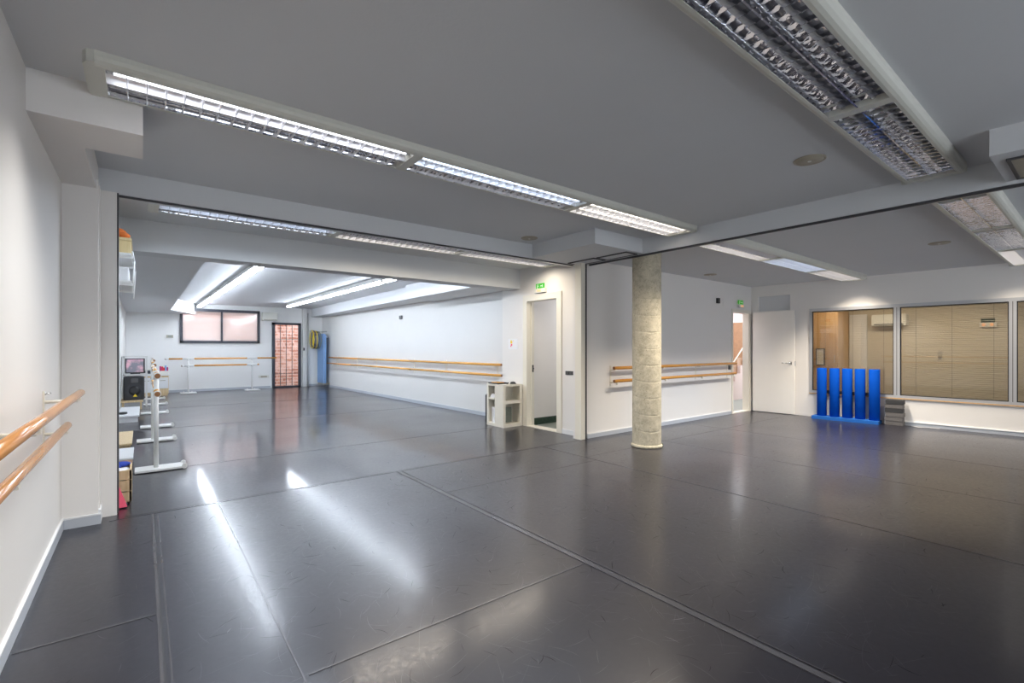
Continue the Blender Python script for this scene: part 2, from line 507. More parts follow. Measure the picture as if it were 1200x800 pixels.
# shoe scuffs and hairline scratches lying in the vinyl
def scuff(bm, x, y, L, w, ang, curve, mi, h):
    n = 5; rows = []
    for k in range(n + 1):
        t = k / n - .5
        a = ang + curve * t
        px = x + L * t * math.cos(ang) - .5 * curve * L * t * t * math.sin(ang); py = y + L * t * math.sin(ang) + .5 * curve * L * t * t * math.cos(ang)
        ww = w * (1 - (2 * abs(t)) ** 2 * .85) / 2
        rows.append((bm.verts.new((px - math.sin(a) * ww, py + math.cos(a) * ww, h)), bm.verts.new((px + math.sin(a) * ww, py - math.cos(a) * ww, h))))
    for p, q in zip(rows, rows[1:]):
        f = bm.faces.new((p[1], q[1], q[0], p[0])); f.material_index = mi
rs = random.Random(31)
for k in range(7000):
    x = rs.uniform(-.3, 9.6); y = rs.uniform(.5, 4.6) if rs.random() < .8 else rs.uniform(4.8, 9)
    if y > 4.7 and (x > 4.6 or x < .3): continue
    if x < .3 and rs.random() < .6: continue
    big = rs.random()
    if big < .70: scuff(b, x, y, rs.uniform(.03, .16), rs.uniform(.0008, .0022), rs.uniform(0, PI), rs.uniform(-.8, .8), 3, .0003)
    elif big < .80: scuff(b, x, y, rs.uniform(.15, .6), rs.uniform(.0006, .0012), rs.gauss(.5, .5), rs.uniform(-.5, .5), 3, .0004)
    elif big < .985: scuff(b, x, y, rs.uniform(.03, .13), rs.uniform(.0014, .0032), rs.uniform(0, PI), rs.uniform(-1, 1), 4, .0005)
    else: scuff(b, x, y, rs.uniform(.03, .09), rs.uniform(.0015, .003), rs.uniform(0, PI), rs.uniform(-.5, .5), 5, .0006)
floor = struct('floor', b, [M['floor'], M['seam'], M['seam_gap'], M['scratch'], M['scuff'], M['chalk']])

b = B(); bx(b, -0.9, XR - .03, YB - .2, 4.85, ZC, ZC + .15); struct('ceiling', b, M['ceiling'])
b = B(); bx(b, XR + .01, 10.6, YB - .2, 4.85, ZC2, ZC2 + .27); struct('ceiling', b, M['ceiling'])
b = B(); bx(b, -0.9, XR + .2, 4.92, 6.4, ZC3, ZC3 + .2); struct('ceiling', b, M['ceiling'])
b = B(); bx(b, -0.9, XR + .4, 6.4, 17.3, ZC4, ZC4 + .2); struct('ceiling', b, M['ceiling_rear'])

b = B(); bx(b, XL - .2, XL, YB - .2, 4.65, 0, ZC + .05); struct('wall_left', b, M['wall'])
b = B(); bx(b, XLB - .2, XLB, 4.88, 17.3, 0, ZC4 + .05); struct('wall_left', b, M['wall_dimmed'])
# wall behind the camera: unseen openings added to let in sky fill light
b = B(); cells(b, (10.6, YB), (-.66, YB), -.2, 0, ZC + .05, [(1.2, 4.6, .9, 2.3), (6.1, 10.2, .9, 2.4)]); struct('wall_back', b, M['wall'])
# wall with the first doorway
b = B(); cells(b, (XR, 4.72), (XR, 6.75), -.14, 0, ZC4 + .05, [(5.31 - 4.72, 6.07 - 4.72, 0, 2.10)]); struct('wall_right', b, M['wall'])
# rear studio right wall, slightly out of square
b = B(); prism(b, [(5.22, 6.75), (4.94, 17.3), (5.5, 17.3), (5.5, 6.75)], 0, ZC4 + .05); struct('wall_right', b, M['wall_dimmed'])
# wall with barres and second doorway
b = B(); cells(b, (5.03, YP), (10.2, YP), .12, 0, ZC2 + .05, [(9.25 - 5.03, 9.93 - 5.03, 0, 2.035)]); struct('wall_front', b, M['wall'])
# glazed wall
WK = 0.05
def WX(y): return 10.03 + WK * (4.7 - y)
WL = math.sqrt(1 + WK * WK)
def ws(y): return (4.7 - y) * WL
b = B(); cells(b, (WX(4.7), 4.7), (WX(YB), YB), .12, 0, ZC2 + .05, [(ws(3.62), ws(-1.9), .455, 2.055), (ws(4.56), ws(3.96), 2.06, 2.365)])
struct('wall_window_side', b, M['wall'])
# recessed grey panel over the open door
def wbox(bm, y0, y1, z0, z1, d0, d1, mi=0):
    """box along the glazed wall: y range, z range, d = distance into the studio from the wall face (negative = into wall)"""
    nx, ny = -1 / WL, -WK / WL
    pts = []
    for y, d in ((y0, d0), (y1, d0), (y1, d1), (y0, d1)):
        pts.append((WX(y) + nx * d, y + ny * d))
    prism(bm, pts, z0, z1, mi)
b = B(); wbox(b, 3.96, 4.56, 2.06, 2.365, -.10, -.05); struct('trim_1', b, M['ceiling'])

# far wall
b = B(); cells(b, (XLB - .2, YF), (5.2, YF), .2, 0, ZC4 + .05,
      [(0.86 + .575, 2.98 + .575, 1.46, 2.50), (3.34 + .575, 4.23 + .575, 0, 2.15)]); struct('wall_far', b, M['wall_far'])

# pilaster + partition pier on the left, post on the right
b = B(); bx(b, XL, -.262, 4.65, 4.95, 0, 2.55); bx(b, -.262, -.256, 4.70, 4.90, 0, 2.515, 0); struct('trim_2', b, [M['wall'], M['base']])
b = B(); bx(b, -.256, -.16, 4.80, 4.90, .0, 2.515); bx(b, -.16, -.150, 4.81, 4.90, .012, 2.515, 1); struct('trim_3', b, [M['wall'], M['track']])
b = B(); bx(b, 4.885, 4.97, 4.66, 4.78, 0, 2.515, 0, .004); bx(b, 4.97, 5.035, 4.69, 4.78, 0, 2.515, 1); bx(b, 4.90, 4.97, 4.781, 4.83, 0, 2.515, 2)
struct('trim_4', b, [M['cream'], M['track'], M['wall']])
b = B(); bx(b, 4.975, XR + .02, 4.781, 4.9, 0, 2.515); struct('trim_4', b, M['wall'])
# header over the opening, with track
b = B(); bx(b, XL, XR + .1, 4.85, 5.0, 2.515, ZC + .02); bx(b, -.258, 4.98, 4.865, 4.885, 2.500, 2.516, 1); bx(b, -.258, 4.98, 4.905, 4.93, 2.503, 2.516, 2); struct('trim_5', b, [M['ceiling'], M['track'], M['alu']])
# longitudinal beam with track
b = B(); bx(b, 5.03, 5.09, YB, 4.85, 2.505, ZC + .02); bx(b, 5.045, 5.075, YB, 4.66, 2.485, 2.505, 1); struct('trim_6', b, [M['ceiling'], M['track']])
# dropped box with two hatches
b = B(); bx(b, 4.14, 5.05, 3.73, 4.86, 2.52, ZC + .02); struct('trim_7', b, M['ceiling'])
b = B(); bx(b, 4.28, 5.03, YB, 0.50, 2.53, ZC + .02); struct('trim_8', b, M['ceiling'])
for nm, (x0, x1, y0, y1), fm in (('ceiling_hatch', (4.80, 5.025, 3.80, 4.30), M['ceiling']), ('ceiling_hatch', (4.78, 5.025, 4.33, 4.82), M['ceiling'])):
    lab = 'flush grey ceiling hatch with dark rim, next to the concrete column' if y0 < 4 else 'flush grey ceiling hatch with dark rim, above the white partition post'
    t = thing(nm, lab, 'hatch', ((x0+x1)/2, (y0+y1)/2, 2.51))
    b = B()
    for q in ((x0, x1, y0, y0+.02), (x0, x1, y1-.02, y1), (x0, x0+.02, y0, y1), (x1-.02, x1, y0, y1)): bx(b, *q, 2.508, 2.5205)
    obj('rim', b, M['track'], t)
    b = B(); bx(b, x0+.02, x1-.02, y0+.02, y1-.02, 2.513, 2.5205); obj('panel', b, fm, t)
t = thing('ceiling_hatch', 'brownish beige ceiling hatch at the right picture edge, beside the partition track', 'hatch', (4.7, .2, 2.52))
b = B()
for q in ((4.42, 4.98, .42, .44), (4.42, 4.44, -.6, .42), (4.96, 4.98, -.6, .42), (4.42, 4.98, -.62, -.6)): bx(b, *q, 2.518, 2.5305)
obj('rim', b, M['track'], t)
b = B(); bx(b, 4.44, 4.96, -.6, .42, 2.522, 2.5305); obj('panel', b, M['hatch'], t)
# soffit box top left and the run along the left wall
b = B(); bx(b, XL, 0.0, 3.34, 3.76, 2.485, ZC + .02); struct('trim_9', b, M['wall'])
b = B(); bx(b, XL, -.272, 3.76, 4.86, 2.485, ZC + .02); struct('trim_10', b, M['wall'])
# big cross beam in front of the rear studio
b = B(); bx(b, XLB, XR, 6.25, 6.55, 2.31, ZC4 + .02); struct('trim_11', b, M['ceiling'])
# rear soffits
b = B(); prism(b, [(XLB, 6.55), (.575, 6.55), (.575, 15.4), (1.25, 17.1), (XLB, 17.1)], 2.32, ZC4 + .02); struct('trim_12', b, M['ceiling_rear'])
b = B(); prism(b, [(4.45, 6.55), (5.21, 6.75), (5.14, 9.4), (4.45, 9.4)], 2.35, ZC4 + .02); prism(b, [(4.58, 9.4), (5.14, 9.4), (4.945, 17.1), (4.58, 17.1)], 2.38, ZC4 + .02); struct('trim_13', b, M['ceiling_rear'])
b = B(); bx(b, 4.27, 4.40, 16.98, 17.1, 0, ZC4); tube(b, (4.46, 17.05, 0), (4.46, 17.05, 2.5), .025, 10); struct('trim_14', b, M['wall_dimmed'])

# baseboards
b = B(); bx(b, XL, XL + .012, YB, 4.65, 0, .075); bx(b, XL, XL + .014, YB, 4.65, .072, .082, 1); struct('baseboard_left', b, [M['base'], M['base_top']])
b = B(); bx(b, XL, -.245, 4.637, 4.65, 0, .07); bx(b, XL, -.245, 4.635, 4.65, .067, .078, 1); bx(b, -.261, -.246, 4.651, 4.799, 0, .10, 1); struct('baseboard_left', b, [M['base'], M['base_top']])
b = B(); bx(b, 5.05, 9.19, YP - .012, YP, 0, .058); bx(b, 5.05, 9.19, YP - .014, YP, .055, .068, 1); struct('baseboard_front', b, [M['base'], M['base_top']])
b = B(); wbox(b, -1.9, 2.2, 0, .055, 0, .012); wbox(b, -1.9, 2.2, .055, .068, 0, .02, 1); wbox(b, 2.2, 3.8, 0, .05, 0, .006, 2); struct('baseboard_window_side', b, [M['base'], M['base_top'], M['wall']])
b = B(); prism(b, [(5.205, 6.77), (4.925, 17.1), (4.95, 17.1), (5.23, 6.77)], 0, .07); struct('baseboard_right', b, M['base'])
b = B(); bx(b, XR - .012, XR, 4.9, 5.22, 0, .07); struct('baseboard_right', b, M['base_top'])
b = B(); bx(b, XLB, 3.3, YF - .012, YF, 0, .07); bx(b, 4.27, 4.93, YF - .012, YF, 0, .07); struct('baseboard_far', b, M['base'])

# ---------------------------------------------------- first doorway (open, corridor behind)
t = B()
bx(t, XR - .001, XR + .145, 6.048, 6.068, 0, 2.098); bx(t, XR - .001, XR + .145, 5.312, 5.332, 0, 2.098); bx(t, XR - .001, XR + .145, 5.332, 6.048, 2.08, 2.098)
bx(t, XR - .02, XR, 6.05, 6.15, 0, 2.18); bx(t, XR - .02, XR, 5.225, 5.33, 0, 2.18); bx(t, XR - .02, XR, 5.33, 6.05, 2.08, 2.18)
bx(t, XR - .02, XR + .14, 5.33, 6.05, 0, .012)
bx(t, XR + .07, XR + .085, 6.03, 6.05, 0, 2.08)
d1 = struct('door_1', t, M['cream'])
t = B(); bx(t, XR + .10, XR + .13, 6.044, 6.05, .90, 1.02); tube(t, (XR + .115, 6.045, .96), (XR + .115, 6.03, .96), .014, 12); obj('latch_plate', t, M['black'], d1)
# corridor
b = B(); bx(b, 5.2, 8.2, 6.09, 6.2, 0, 2.45); struct('wall_corridor', b, M['wall'])
b = B(); bx(b, 8.2, 8.29, 4.78, 6.2, 0, 2.45); struct('wall_corridor', b, M['wall'])
b = B(); bx(b, 5.2, 8.3, 4.82, 6.2, 2.42, 2.5); struct('ceiling', b, M['wall'])
b = B(); bx(b, 5.20, 8.2, 4.82, 6.2, -.1, -.001); struct('floor', b, M['terrazzo'])
b = B(); bx(b, 5.22, 8.2, 6.075, 6.09, 0, .115); bx(b, 5.2, 5.28, 6.06, 6.09, 0, .09); struct('baseboard_corridor', b, M['green_marble'])
L = bpy.data.lights.new('corridor_lamp', 'AREA'); L.shape = 'RECTANGLE'; L.size = 1.0; L.size_y = .3; L.energy = 14; L.color = (0.95, .95, 1)
lo = thing('ceiling_panel_light', 'flat light panel on the corridor ceiling behind the first doorway', 'light', (6.4, 5.4, 2.42))
b = B(); bx(b, 5.9, 6.9, 5.25, 5.55, 2.39, 2.42); obj('diffuser', b, M['tube_off'], lo)
ll = bpy.data.objects.new('lamp', L); C.objects.link(ll); ll.parent = lo; ll.location = (0, 0, -.035)

# ---------------------------------------------------- second doorway and the stair beyond
t = B()
bx(t, 9.21, 9.252, YP - .015, YP - .001, 0, 2.085); bx(t, 9.928, 9.985, YP - .015, YP - .001, 0, 2.085); bx(t, 9.252, 9.928, YP - .015, YP - .001, 2.02, 2.085); bx(t, 9.251, 9.265, YP - .001, YP + .125, 0, 2.033); bx(t, 9.915, 9.929, YP - .001, YP + .125, 0, 2.033); bx(t, 9.265, 9.915, YP - .001, YP + .125, 2.02, 2.033)
bx(t, 9.265, 9.915, YP - .001, YP + .12, 0, .012)
d2 = struct('door_2', t, M['cream'])
# leaf folded back against the glazed wall
leaf = B(); wbox(leaf, 3.86, 4.64, .012, 2.04, .03, .07); lf = obj('door_leaf', leaf, M['door_white'], d2)
h = B(); wbox(h, 3.90, 3.96, .98, 1.04, .07, .078)
def wpt(y, z, d): return (WX(y) - d / WL, y - WK * d / WL, z)
tube(h, wpt(3.93, 1.01, .07), wpt(3.93, 1.01, .125), .011, 12); tube(h, wpt(3.925, 1.01, .12), wpt(4.07, 1.01, .12), .010, 12)
ball(h, wpt(3.93, 1.01, .12), .012)
obj('door_handle', h, M['chrome'], lf)
for z in (.18, 1.02, 1.85):
    h = B(); tube(h, wpt(4.65, z - .04, .055), wpt(4.65, z + .04, .055), .009, 10); obj('hinge', h, M['alu'], lf)
h = B(); wbox(h, 3.845, 3.86, .96, 1.05, .04, .06); obj('latch', h, M['alu'], lf)
# stairwell: wide shaft open to daylight above
b = B(); bx(b, 8.3, 17.2, 8.0, 8.12, -.1, 3.6); struct('wall_stairwell', b, M['stair_pink'])
b = B(); bx(b, 8.3, 8.42, 4.83, 8.0, -.1, 3.2); struct('wall_stairwell', b, M['stair_pink'])
b = B(); bx(b, 17.0, 17.12, 4.83, 8.0, -.1, 3.2); struct('wall_stairwell', b, M['stair_pink'])
b = B(); bx(b, 8.3, 17.1, 4.825, 8.1, -.1, -.001); struct('floor', b, M['terrazzo'])
st = thing('staircase', 'terracotta stepped staircase seen through the narrow open doorway', 'staircase', (12.2, 6, 0))
n = 11
outline = []
for i in range(n):
    xx = 10.66 + i * .27; zz = -.12 + i * .196 + .196 * 0
    outline += [(xx, max(zz, .02)), (xx + .27, max(zz, .02))]
poly = [(10.2, 5.9, 0)] + [(outline[-1][0], 5.9, 0)] + [(p[0], 5.9, p[1]) for p in outline[::-1]] + [(10.2, 5.9, .02)]
extr(b := B(), poly, (0, .08, 0)); obj('stringer_wall', b, M['stair_pink'], st)
b = B()
for i in range(1, n):
    xx = 10.66 + i * .27; zz = -.12 + i * .196
    if zz > 0: bx(b, xx, xx + .27, 5.98, 6.9, zz - .02, zz + .196)
obj('steps', b, M['stair_brown'], st)
b = B(); bx(b, 8.45, 13.9, 6.95, 7.05, 0.0, 1.59); obj('wainscot', b, M['stair_brown'], st)
b = B(); tube(b, (11.2, 5.93, .55), (13.4, 5.93, 2.22), .016, 10)
obj('handrail', b, M['cream'], st)
b = B(); extr(b, [(11.3, 6.7, 1.20), (14.6, 6.7, 3.25), (14.6, 6.7, 3.45), (11.3, 6.7, 1.40)], (0, .1, 0)); obj('upper_stringer', b, M['white_metal'], st)

# ---------------------------------------------------- interior glazing and the office behind it
w = struct('window_1', (lambda bb: (wbox(bb, -1.9, 3.62, 2.0, 2.055, -.06, .018), wbox(bb, -1.9, 3.62, .455, .50, -.06, .018),
        wbox(bb, 3.575, 3.62, .5, 2.0, -.06, .018), wbox(bb, 2.26, 2.345, .5, 2.0, -.06, .018), wbox(bb, .905, .985, .5, 2.0, -.06, .018), wbox(bb, -.48, -.40, .5, 2.0, -.06, .018), bb)[-1])(B()), M['alu'])
b = B(); wbox(b, -1.9, 3.62, .437, .455, -.05, .022); obj('sill', b, M['cab_wood'], w)
for (ya, yb) in ((2.345, 3.575), (.985, 2.26), (-.40, .905)):
    b = B(); wbox(b, ya, ya + .012, .5, 2.0, -.03, .004); wbox(b, yb - .012, yb, .5, 2.0, -.03, .004); wbox(b, ya, yb, .5, .512, -.03, .004); wbox(b, ya, yb, 1.988, 2.0, -.03, .004)
    obj('gasket', b, M['black'], w)
    b = B(); wbox(b, ya + .01, yb - .01, .51, 1.99, -.02, -.012); obj('pane', b, M['glass'], w)
for y in (2.3025, .945, -.44):
    b = B(); wbox(b, y - .004, y + .004, .5, 2.0, .0175, .0185); obj('groove', b, M['dark_grey'], w)
# venetian blinds behind each pane
for i, (ya, yb, lab) in enumerate(((2.36, 3.56, 'cream venetian blind behind the glass pane nearest the open door'),
                            (1.0, 2.245, 'cream venetian blind behind the wide middle glass pane'),
                            (-.38, .89, 'cream venetian blind behind the glass pane cut by the right picture edge'))):
    t = thing('venetian_blind', lab, 'blind', (WX((ya+yb)/2) + .16, (ya+yb)/2, 2.0), 'blinds behind the office glass')
    b = B()
    nsl = 46
    tl = 0.0125 * (0.08 if i == 0 else .30)
    for k in range(nsl):
        z = .53 + k * (1.45 / nsl)
        a0 = wpt(ya, z, -.115); a1 = wpt(yb, z, -.115); c0 = wpt(ya, z, -.14); c1 = wpt(yb, z, -.14)
        dz = tl
        v = [b.verts.new((a0[0], a0[1], z - dz)), b.verts.new((a1[0], a1[1], z - dz)), b.verts.new((c1[0], c1[1], z + dz)), b.verts.new((c0[0], c0[1], z + dz))]
        f = b.faces.new(v)
        b.faces.new([b.verts.new(q.co + Vector((0, 0, .0012))) for q in v][::-1])
    obj('slats', b, M['blind'], t)
    b = B(); wbox(b, ya, yb, 1.985, 2.03, -.15, -.10); obj('headrail', b, M['blind'], t)
    for fr in (.12, .5, .86):
        b = B(); yy = ya + fr * (yb - ya); tube(b, wpt(yy, .52, -.112), wpt(yy, 2.0, -.112), .0018, 6); obj('cord', b, M['dark_grey'], t)
# office shell
b = B(); bx(b, 12.6, 12.7, YB, 4.9, 0, 2.6); struct('wall_office', b, M['beige'])
b = B(); bx(b, 10.2, 12.7, 4.62, 4.82, 0, 2.6); struct('wall_office', b, M['beige'])
b = B(); bx(b, 10.3, 12.7, YB - .2, YB, 0, 2.6); struct('wall_office', b, M['beige'])
b = B(); bx(b, 10.3, 12.8, YB, 4.82, 2.45, 2.6); struct('ceiling', b, M['wall'])
wc = thing('wardrobe', 'honey wooden wardrobe behind the glass pane nearest the open door', 'wardrobe', (11.9, 4.2, 0))
b = B(); bx(b, 11.9, 12.58, 3.72, 4.60, 0, 2.2); obj('carcass', b, M['cab_wood'], wc)
for k in range(2):
    b = B(); bx(b, 11.875, 11.90, 3.73 + k * .435, 4.155 + k * .435, .05, 2.17, 0, .004); dr = obj('door', b, M['cab_wood'], wc)
    b = B(); yy = 3.77 if k == 0 else 4.53; tube(b, (11.855, yy, 1.0), (11.855, yy, 1.15), .006, 8); tube(b, (11.875, yy, 1.0), (11.855, yy, 1.0), .005, 8); tube(b, (11.875, yy, 1.15), (11.855, yy, 1.15), .005, 8); obj('handle', b, M['alu'], dr)
pf = thing('framed_certificate', 'framed certificate hanging on the honey wood wardrobe behind the glass', 'picture', (11.86, 4.05, 1.1))
b = B()
for q in ((3.96, 4.13, .92, .94), (3.96, 4.13, 1.28, 1.30), (3.96, 3.975, .92, 1.30), (4.115, 4.13, .92, 1.30)): bx(b, 11.85, 11.874, *q)
obj('frame', b, M['track'], pf)
b = B(); bx(b, 11.86, 11.872, 3.975, 4.115, .94, 1.28); bx(b, 11.857, 11.86, 4.005, 4.085, 1.0, 1.22, 1); obj('sheet', b, [M['paper'], M['ac']], pf)
b = B(); bx(b, 10.25, 11.38, 4.585, 4.62, 0, 2.3); o = struct('trim_15', b, M['cab_wood'])
dd = B(); bx(dd, 12.56, 12.6, 3.38, 3.70, 0, 2.05); struct('door_3', dd, M['white_board'])
ac = thing('reflected_air_conditioner', 'reflection of an ivory air conditioner, built as a unit behind the glass', 'air conditioner', (12.5, 2.9, 2.1))  # reflection in the glass, modelled as a solid body in the office
b = B(); bx(b, 12.38, 12.6, 2.66, 3.25, 1.78, 2.02, 0, .02); obj('body', b, M['ac'], ac)
b = B(); bx(b, 12.375, 12.40, 2.70, 3.2, 1.80, 1.82); obj('air_slot', b, M['dark_grey'], ac)
small = thing('wall_switch', 'tiny dark wall switch on the office wall seen through the middle pane', 'switch', (12.58, 2.1, 1.2))
b = B(); bx(b, 12.585, 12.6, 2.135, 2.205, 1.05, 1.25, 0, .003); obj('plate', b, M['speaker_grille'], small)
b = B(); bx(b, 12.58, 12.585, 2.145, 2.195, 1.08, 1.14); obj('rocker', b, M['dark_grey'], small)
em = thing('emergency_light', 'green topped emergency light with two amber lamps, seen through middle pane', 'sign', (12.55, 1.45, 1.95))
b = B(); bx(b, 12.54, 12.6, 1.37, 1.60, 1.70, 1.79, 0, .006); obj('body', b, M['ac'], em)
b = B(); bx(b, 12.55, 12.57, 1.39, 1.58, 1.79, 1.87); obj('sign_plate', b, M['green_marble'], em)
for yy in (1.43, 1.54):
    b = B(); tube(b, (12.54, yy, 1.745), (12.51, yy, 1.745), .026, 14); obj('lamp_bulb', b, M['amber'], em)
lp = thing('ceiling_tube_light', 'tube light on the office ceiling seen through the glass', 'light', (11.4, 2.5, 2.42))
b = B(); bx(b, 11.3, 11.5, 1.0, 3.9, 2.40, 2.45); obj('housing', b, M['fix'], lp)
b = B(); tube(b, (11.4, 1.05, 2.385), (11.4, 3.85, 2.385), .014, 10); obj('tube', b, M['tube_warm'], lp)
L = bpy.data.lights.new('office_lamp', 'AREA'); L.shape = 'RECTANGLE'; L.size = .2; L.size_y = 2.8; L.energy = 40; L.color = (1.0, .88, .70)
ll = bpy.data.objects.new('lamp', L); C.objects.link(ll); ll.parent = lp; ll.location = (0, 0, -.06)

# ---------------------------------------------------- far window and door, courtyard brick
b = B(); bx(b, -1.5, 6.5, 18.5, 18.7, -.3, 3.4); struct('wall_courtyard', b, M['brick'])
b = B(); bx(b, -1.5, 6.5, 17.3, 18.6, -.3, -.05); struct('floor', b, M['terrazzo'])
b = B()
for q in ((.86, 2.98, 1.46, 1.53), (.86, 2.98, 2.42, 2.50), (.86, .93, 1.46, 2.5), (2.91, 2.98, 1.46, 2.5), (1.90, 1.95, 1.5, 2.45)): bx(b, q[0], q[1], 17.05, 17.14, q[2], q[3])
w2 = struct('window_2', b, M['dark_frame'])
for q in ((.93, 1.90), (1.95, 2.91)):
    b = B(); bx(b, q[0], q[1], 17.09, 17.10, 1.53, 2.42); obj('pane', b, M['frosted'], w2)
b = B()
for k in range(5): bx(b, .8, 3.0, 17.18, 17.21, 1.54 + k * .2, 1.61 + k * .2)
obj('security_grille', b, M['white_metal'], w2)
b = B()
for q in ((3.34, 3.43, 0, 2.15), (4.155, 4.23, 0, 2.15), (3.34, 4.23, 2.08, 2.15), (3.40, 4.2, 0, .05)): bx(b, q[0], q[1], 17.04, 17.14, q[2], q[3])
d4 = struct('door_4', b, M['dark_frame'])
b = B(); bx(b, 3.43, 4.155, 17.09, 17.10, .05, 2.08); obj('pane', b, M['far_glass'], d4)
b = B()
for k in range(3): tube(b, (3.43 + .181 * (k + 1), 17.16, .05), (3.43 + .181 * (k + 1), 17.16, 2.08), .011, 8)
for z in (.45, 1.6): bx(b, 3.43, 4.155, 17.15, 17.17, z, z + .015)
obj('bars', b, M['dark_frame'], d4)

# ------------------------------------------------------------------ concrete column
cx, cy = 5.282, 3.845
co = thing('concrete_column', 'round bare concrete column standing in the middle of the studio', 'column', (cx, cy, 0))
b = B(); prof = []
z = 0.0; k = 0
while z < ZC2:
    prof += [(.186, z), (.1835, z + .006), (.1865, z + .012)]; z += .235
prof = [(.186, 0)]
z = .12
seg = 64
rows = []
nz = 330
for j in range(nz + 1):
    zz = ZC2 * j / nz
    row = []
    for i in range(seg):
        t = 2 * PI * i / seg
        ph = ((zz - .045 * math.sin(t + .4) * 1.0 - .03 * t / PI) / .215) % 1.0
        r = .1865 - (.004 if ph < .04 else 0) + random.uniform(-.0004, .0004)
        row.append(b.verts.new((cx + r * math.cos(t), cy + r * math.sin(t), zz)))
    rows.append(row)
for a, c in zip(rows, rows[1:]):
    for i in range(seg):
        f = b.faces.new((a[i], a[(i+1) % seg], c[(i+1) % seg], c[i])); f.smooth = True
obj('shaft', b, M['concrete'], co)
b = B(); lathe(b, (cx, cy, 0), [(.200, 0), (.203, .018), (.199, .034), (.187, .040)], 40); obj('foot_ring', b, M['concrete'], co)
b = B(); 
for a in range(-34, -12, 4):
    t = math.radians(a - 22); u2 = math.radians(a - 18)
    prism(b, [(cx + .199*math.cos(t), cy + .199*math.sin(t)), (cx + .209*math.cos(t), cy + .209*math.sin(t)), (cx + .209*math.cos(u2), cy + .209*math.sin(u2)), (cx + .199*math.cos(u2), cy + .199*math.sin(u2))], 0, .045)
obj('base_tape', b, M['green_marble'], co)['label'] = 'dark green tape at the foot'

# ------------------------------------------------------------------ louvred ceiling lights
def louvre_unit(x0, x1, y0, y1, zb, zc, tubes, label, group, color, energy, start=False, end=False, cells_n=20):
    """y0..y1 = louvre opening, zb = underside, zc = ceiling"""
    t = thing('louvred_ceiling_light', label, 'ceiling light', ((x0+x1)/2, (y0+y1)/2, zc), group)
    ov = .055
    hz = zc - zb
    b = B()
    for s, ye in ((-1, y0), (1, y1)):
        pr = [(ye, zb), (ye, zb + .008), (ye + s*.004, zc), (ye + s*ov, zc), (ye + s*ov, zb + .034), (ye + s*(ov-.008), zb + .018), (ye + s*(ov-.022), zb + .006), (ye + s*(ov-.038), zb)]
        extr(b, [(x0, y, z) for y, z in pr], (x1 - x0, 0, 0))
    cap = .035
    bx(b, x0, x0 + cap, y0, y1, zb, zc); bx(b, x1 - cap, x1, y0, y1, zb, zc)
    bx(b, x0 + cap, x1 - cap, y0, y1, zc - .004, zc)
    obj('housing', b, M['fix'], t)
    if start or end:
        for flag, xe, s in ((start, x0, -1), (end, x1, 1)):
            if not flag: continue
            b = B(); pl = []
            oy0, oy1 = y0 - ov, y1 + ov
            pl = [(xe, oy0), (xe + s*.03, oy0 + .012), (xe + s*.045, oy0 + .05), (xe + s*.045, oy1 - .05), (xe + s*.03, oy1 - .012), (xe, oy1)]
            prism(b, pl, zb + .002, zc); obj('end_cap', b, M['fix'], t)
    # reflectors + cross blades
    sat = M['louvre'] if tubes[0] is M['tube_off'] and tubes[1] is M['tube_off'] else M['louvre_lit']
    xa, xb = x0 + cap, x1 - cap
    ym = (y0 + y1) / 2
    for (ya, yb), tm in zip(((y0, ym - .004), (ym + .004, y1)), tubes):
        b = B()
        if ya == y0: bx(b, xa, xb, ym - .004, ym + .004, zb + .002, zc - .006)
        yc = (ya + yb) / 2; hw = (yb - ya) / 2
        prev = None
        for k in range(13):
            a = PI * k / 12
            y = yc - hw * math.cos(a); z = zb + .004 + (zc - .010 - zb - .004) * math.sin(a) ** .5
            cur = (b.verts.new((xa, y, z)), b.verts.new((xb, y, z)))
            if prev:
                f = b.faces.new((prev[0], prev[1], cur[1], cur[0])); f.smooth = True
            prev = cur
        obj('reflector', b, M['louvre'] if tm is M['tube_off'] else M['louvre_lit'], t)
    b = B()
    n = cells_n
    for k in range(1, n):
        xx = xa + (xb - xa) * k / n
        # V-shaped blade, wider at the top
        extr(b, [(xx - .0014, y0, zb + .001), (xx + .0014, y0, zb + .001), (xx + .003, y0, zb + .022), (xx - .003, y0, zb + .022)], (0, y1 - y0, 0))
    lv = obj('louvre_blades', b, sat, t)
    for yy, m in zip(((y0 + ym) / 2, (ym + y1) / 2), tubes):
        b = B(); tube(b, (xa + .03, yy, zc - .026), (xb - .03, yy, zc - .026), .012, 12); tube(b, (xa, yy, zc - .026), (xa + .03, yy, zc - .026), .013, 12, 1); tube(b, (xb - .03, yy, zc - .026), (xb, yy, zc - .026), .013, 12, 1)
        obj('fluorescent_tube', b, [m, M['alu']], t)
    if energy > 0:
        L = bpy.data.lights.new('louvre_lamp', 'AREA'); L.shape = 'RECTANGLE'; L.size = x1 - x0 - .30; L.size_y = (y1 - y0) / 2 - .03
        L.energy = energy; L.color = color; L.spread = math.radians(114)
        L.spread = math.radians(168) if group == G2 else L.spread
        lo = bpy.data.objects.new('lamp', L); C.objects.link(lo); lo.parent = t; lo.location = (0, (y0 - y1) / 4 * (-1 if tubes[0] is M['tube_off'] else 1), zb - zc - .002)
    return t
COOL, WHITE, WARM = (.74, .85, 1.0), (1.0, .97, .92), (1.0, .88, .72)
G0, G1, G2 = 'lights over the front studio', 'lights over the right studio', 'lights behind the partition header'
TW, TB, TM, TO = M['tube_white'], M['tube_blue'], M['tube_warm'], M['tube_off']
P = POWER_LOUVRE
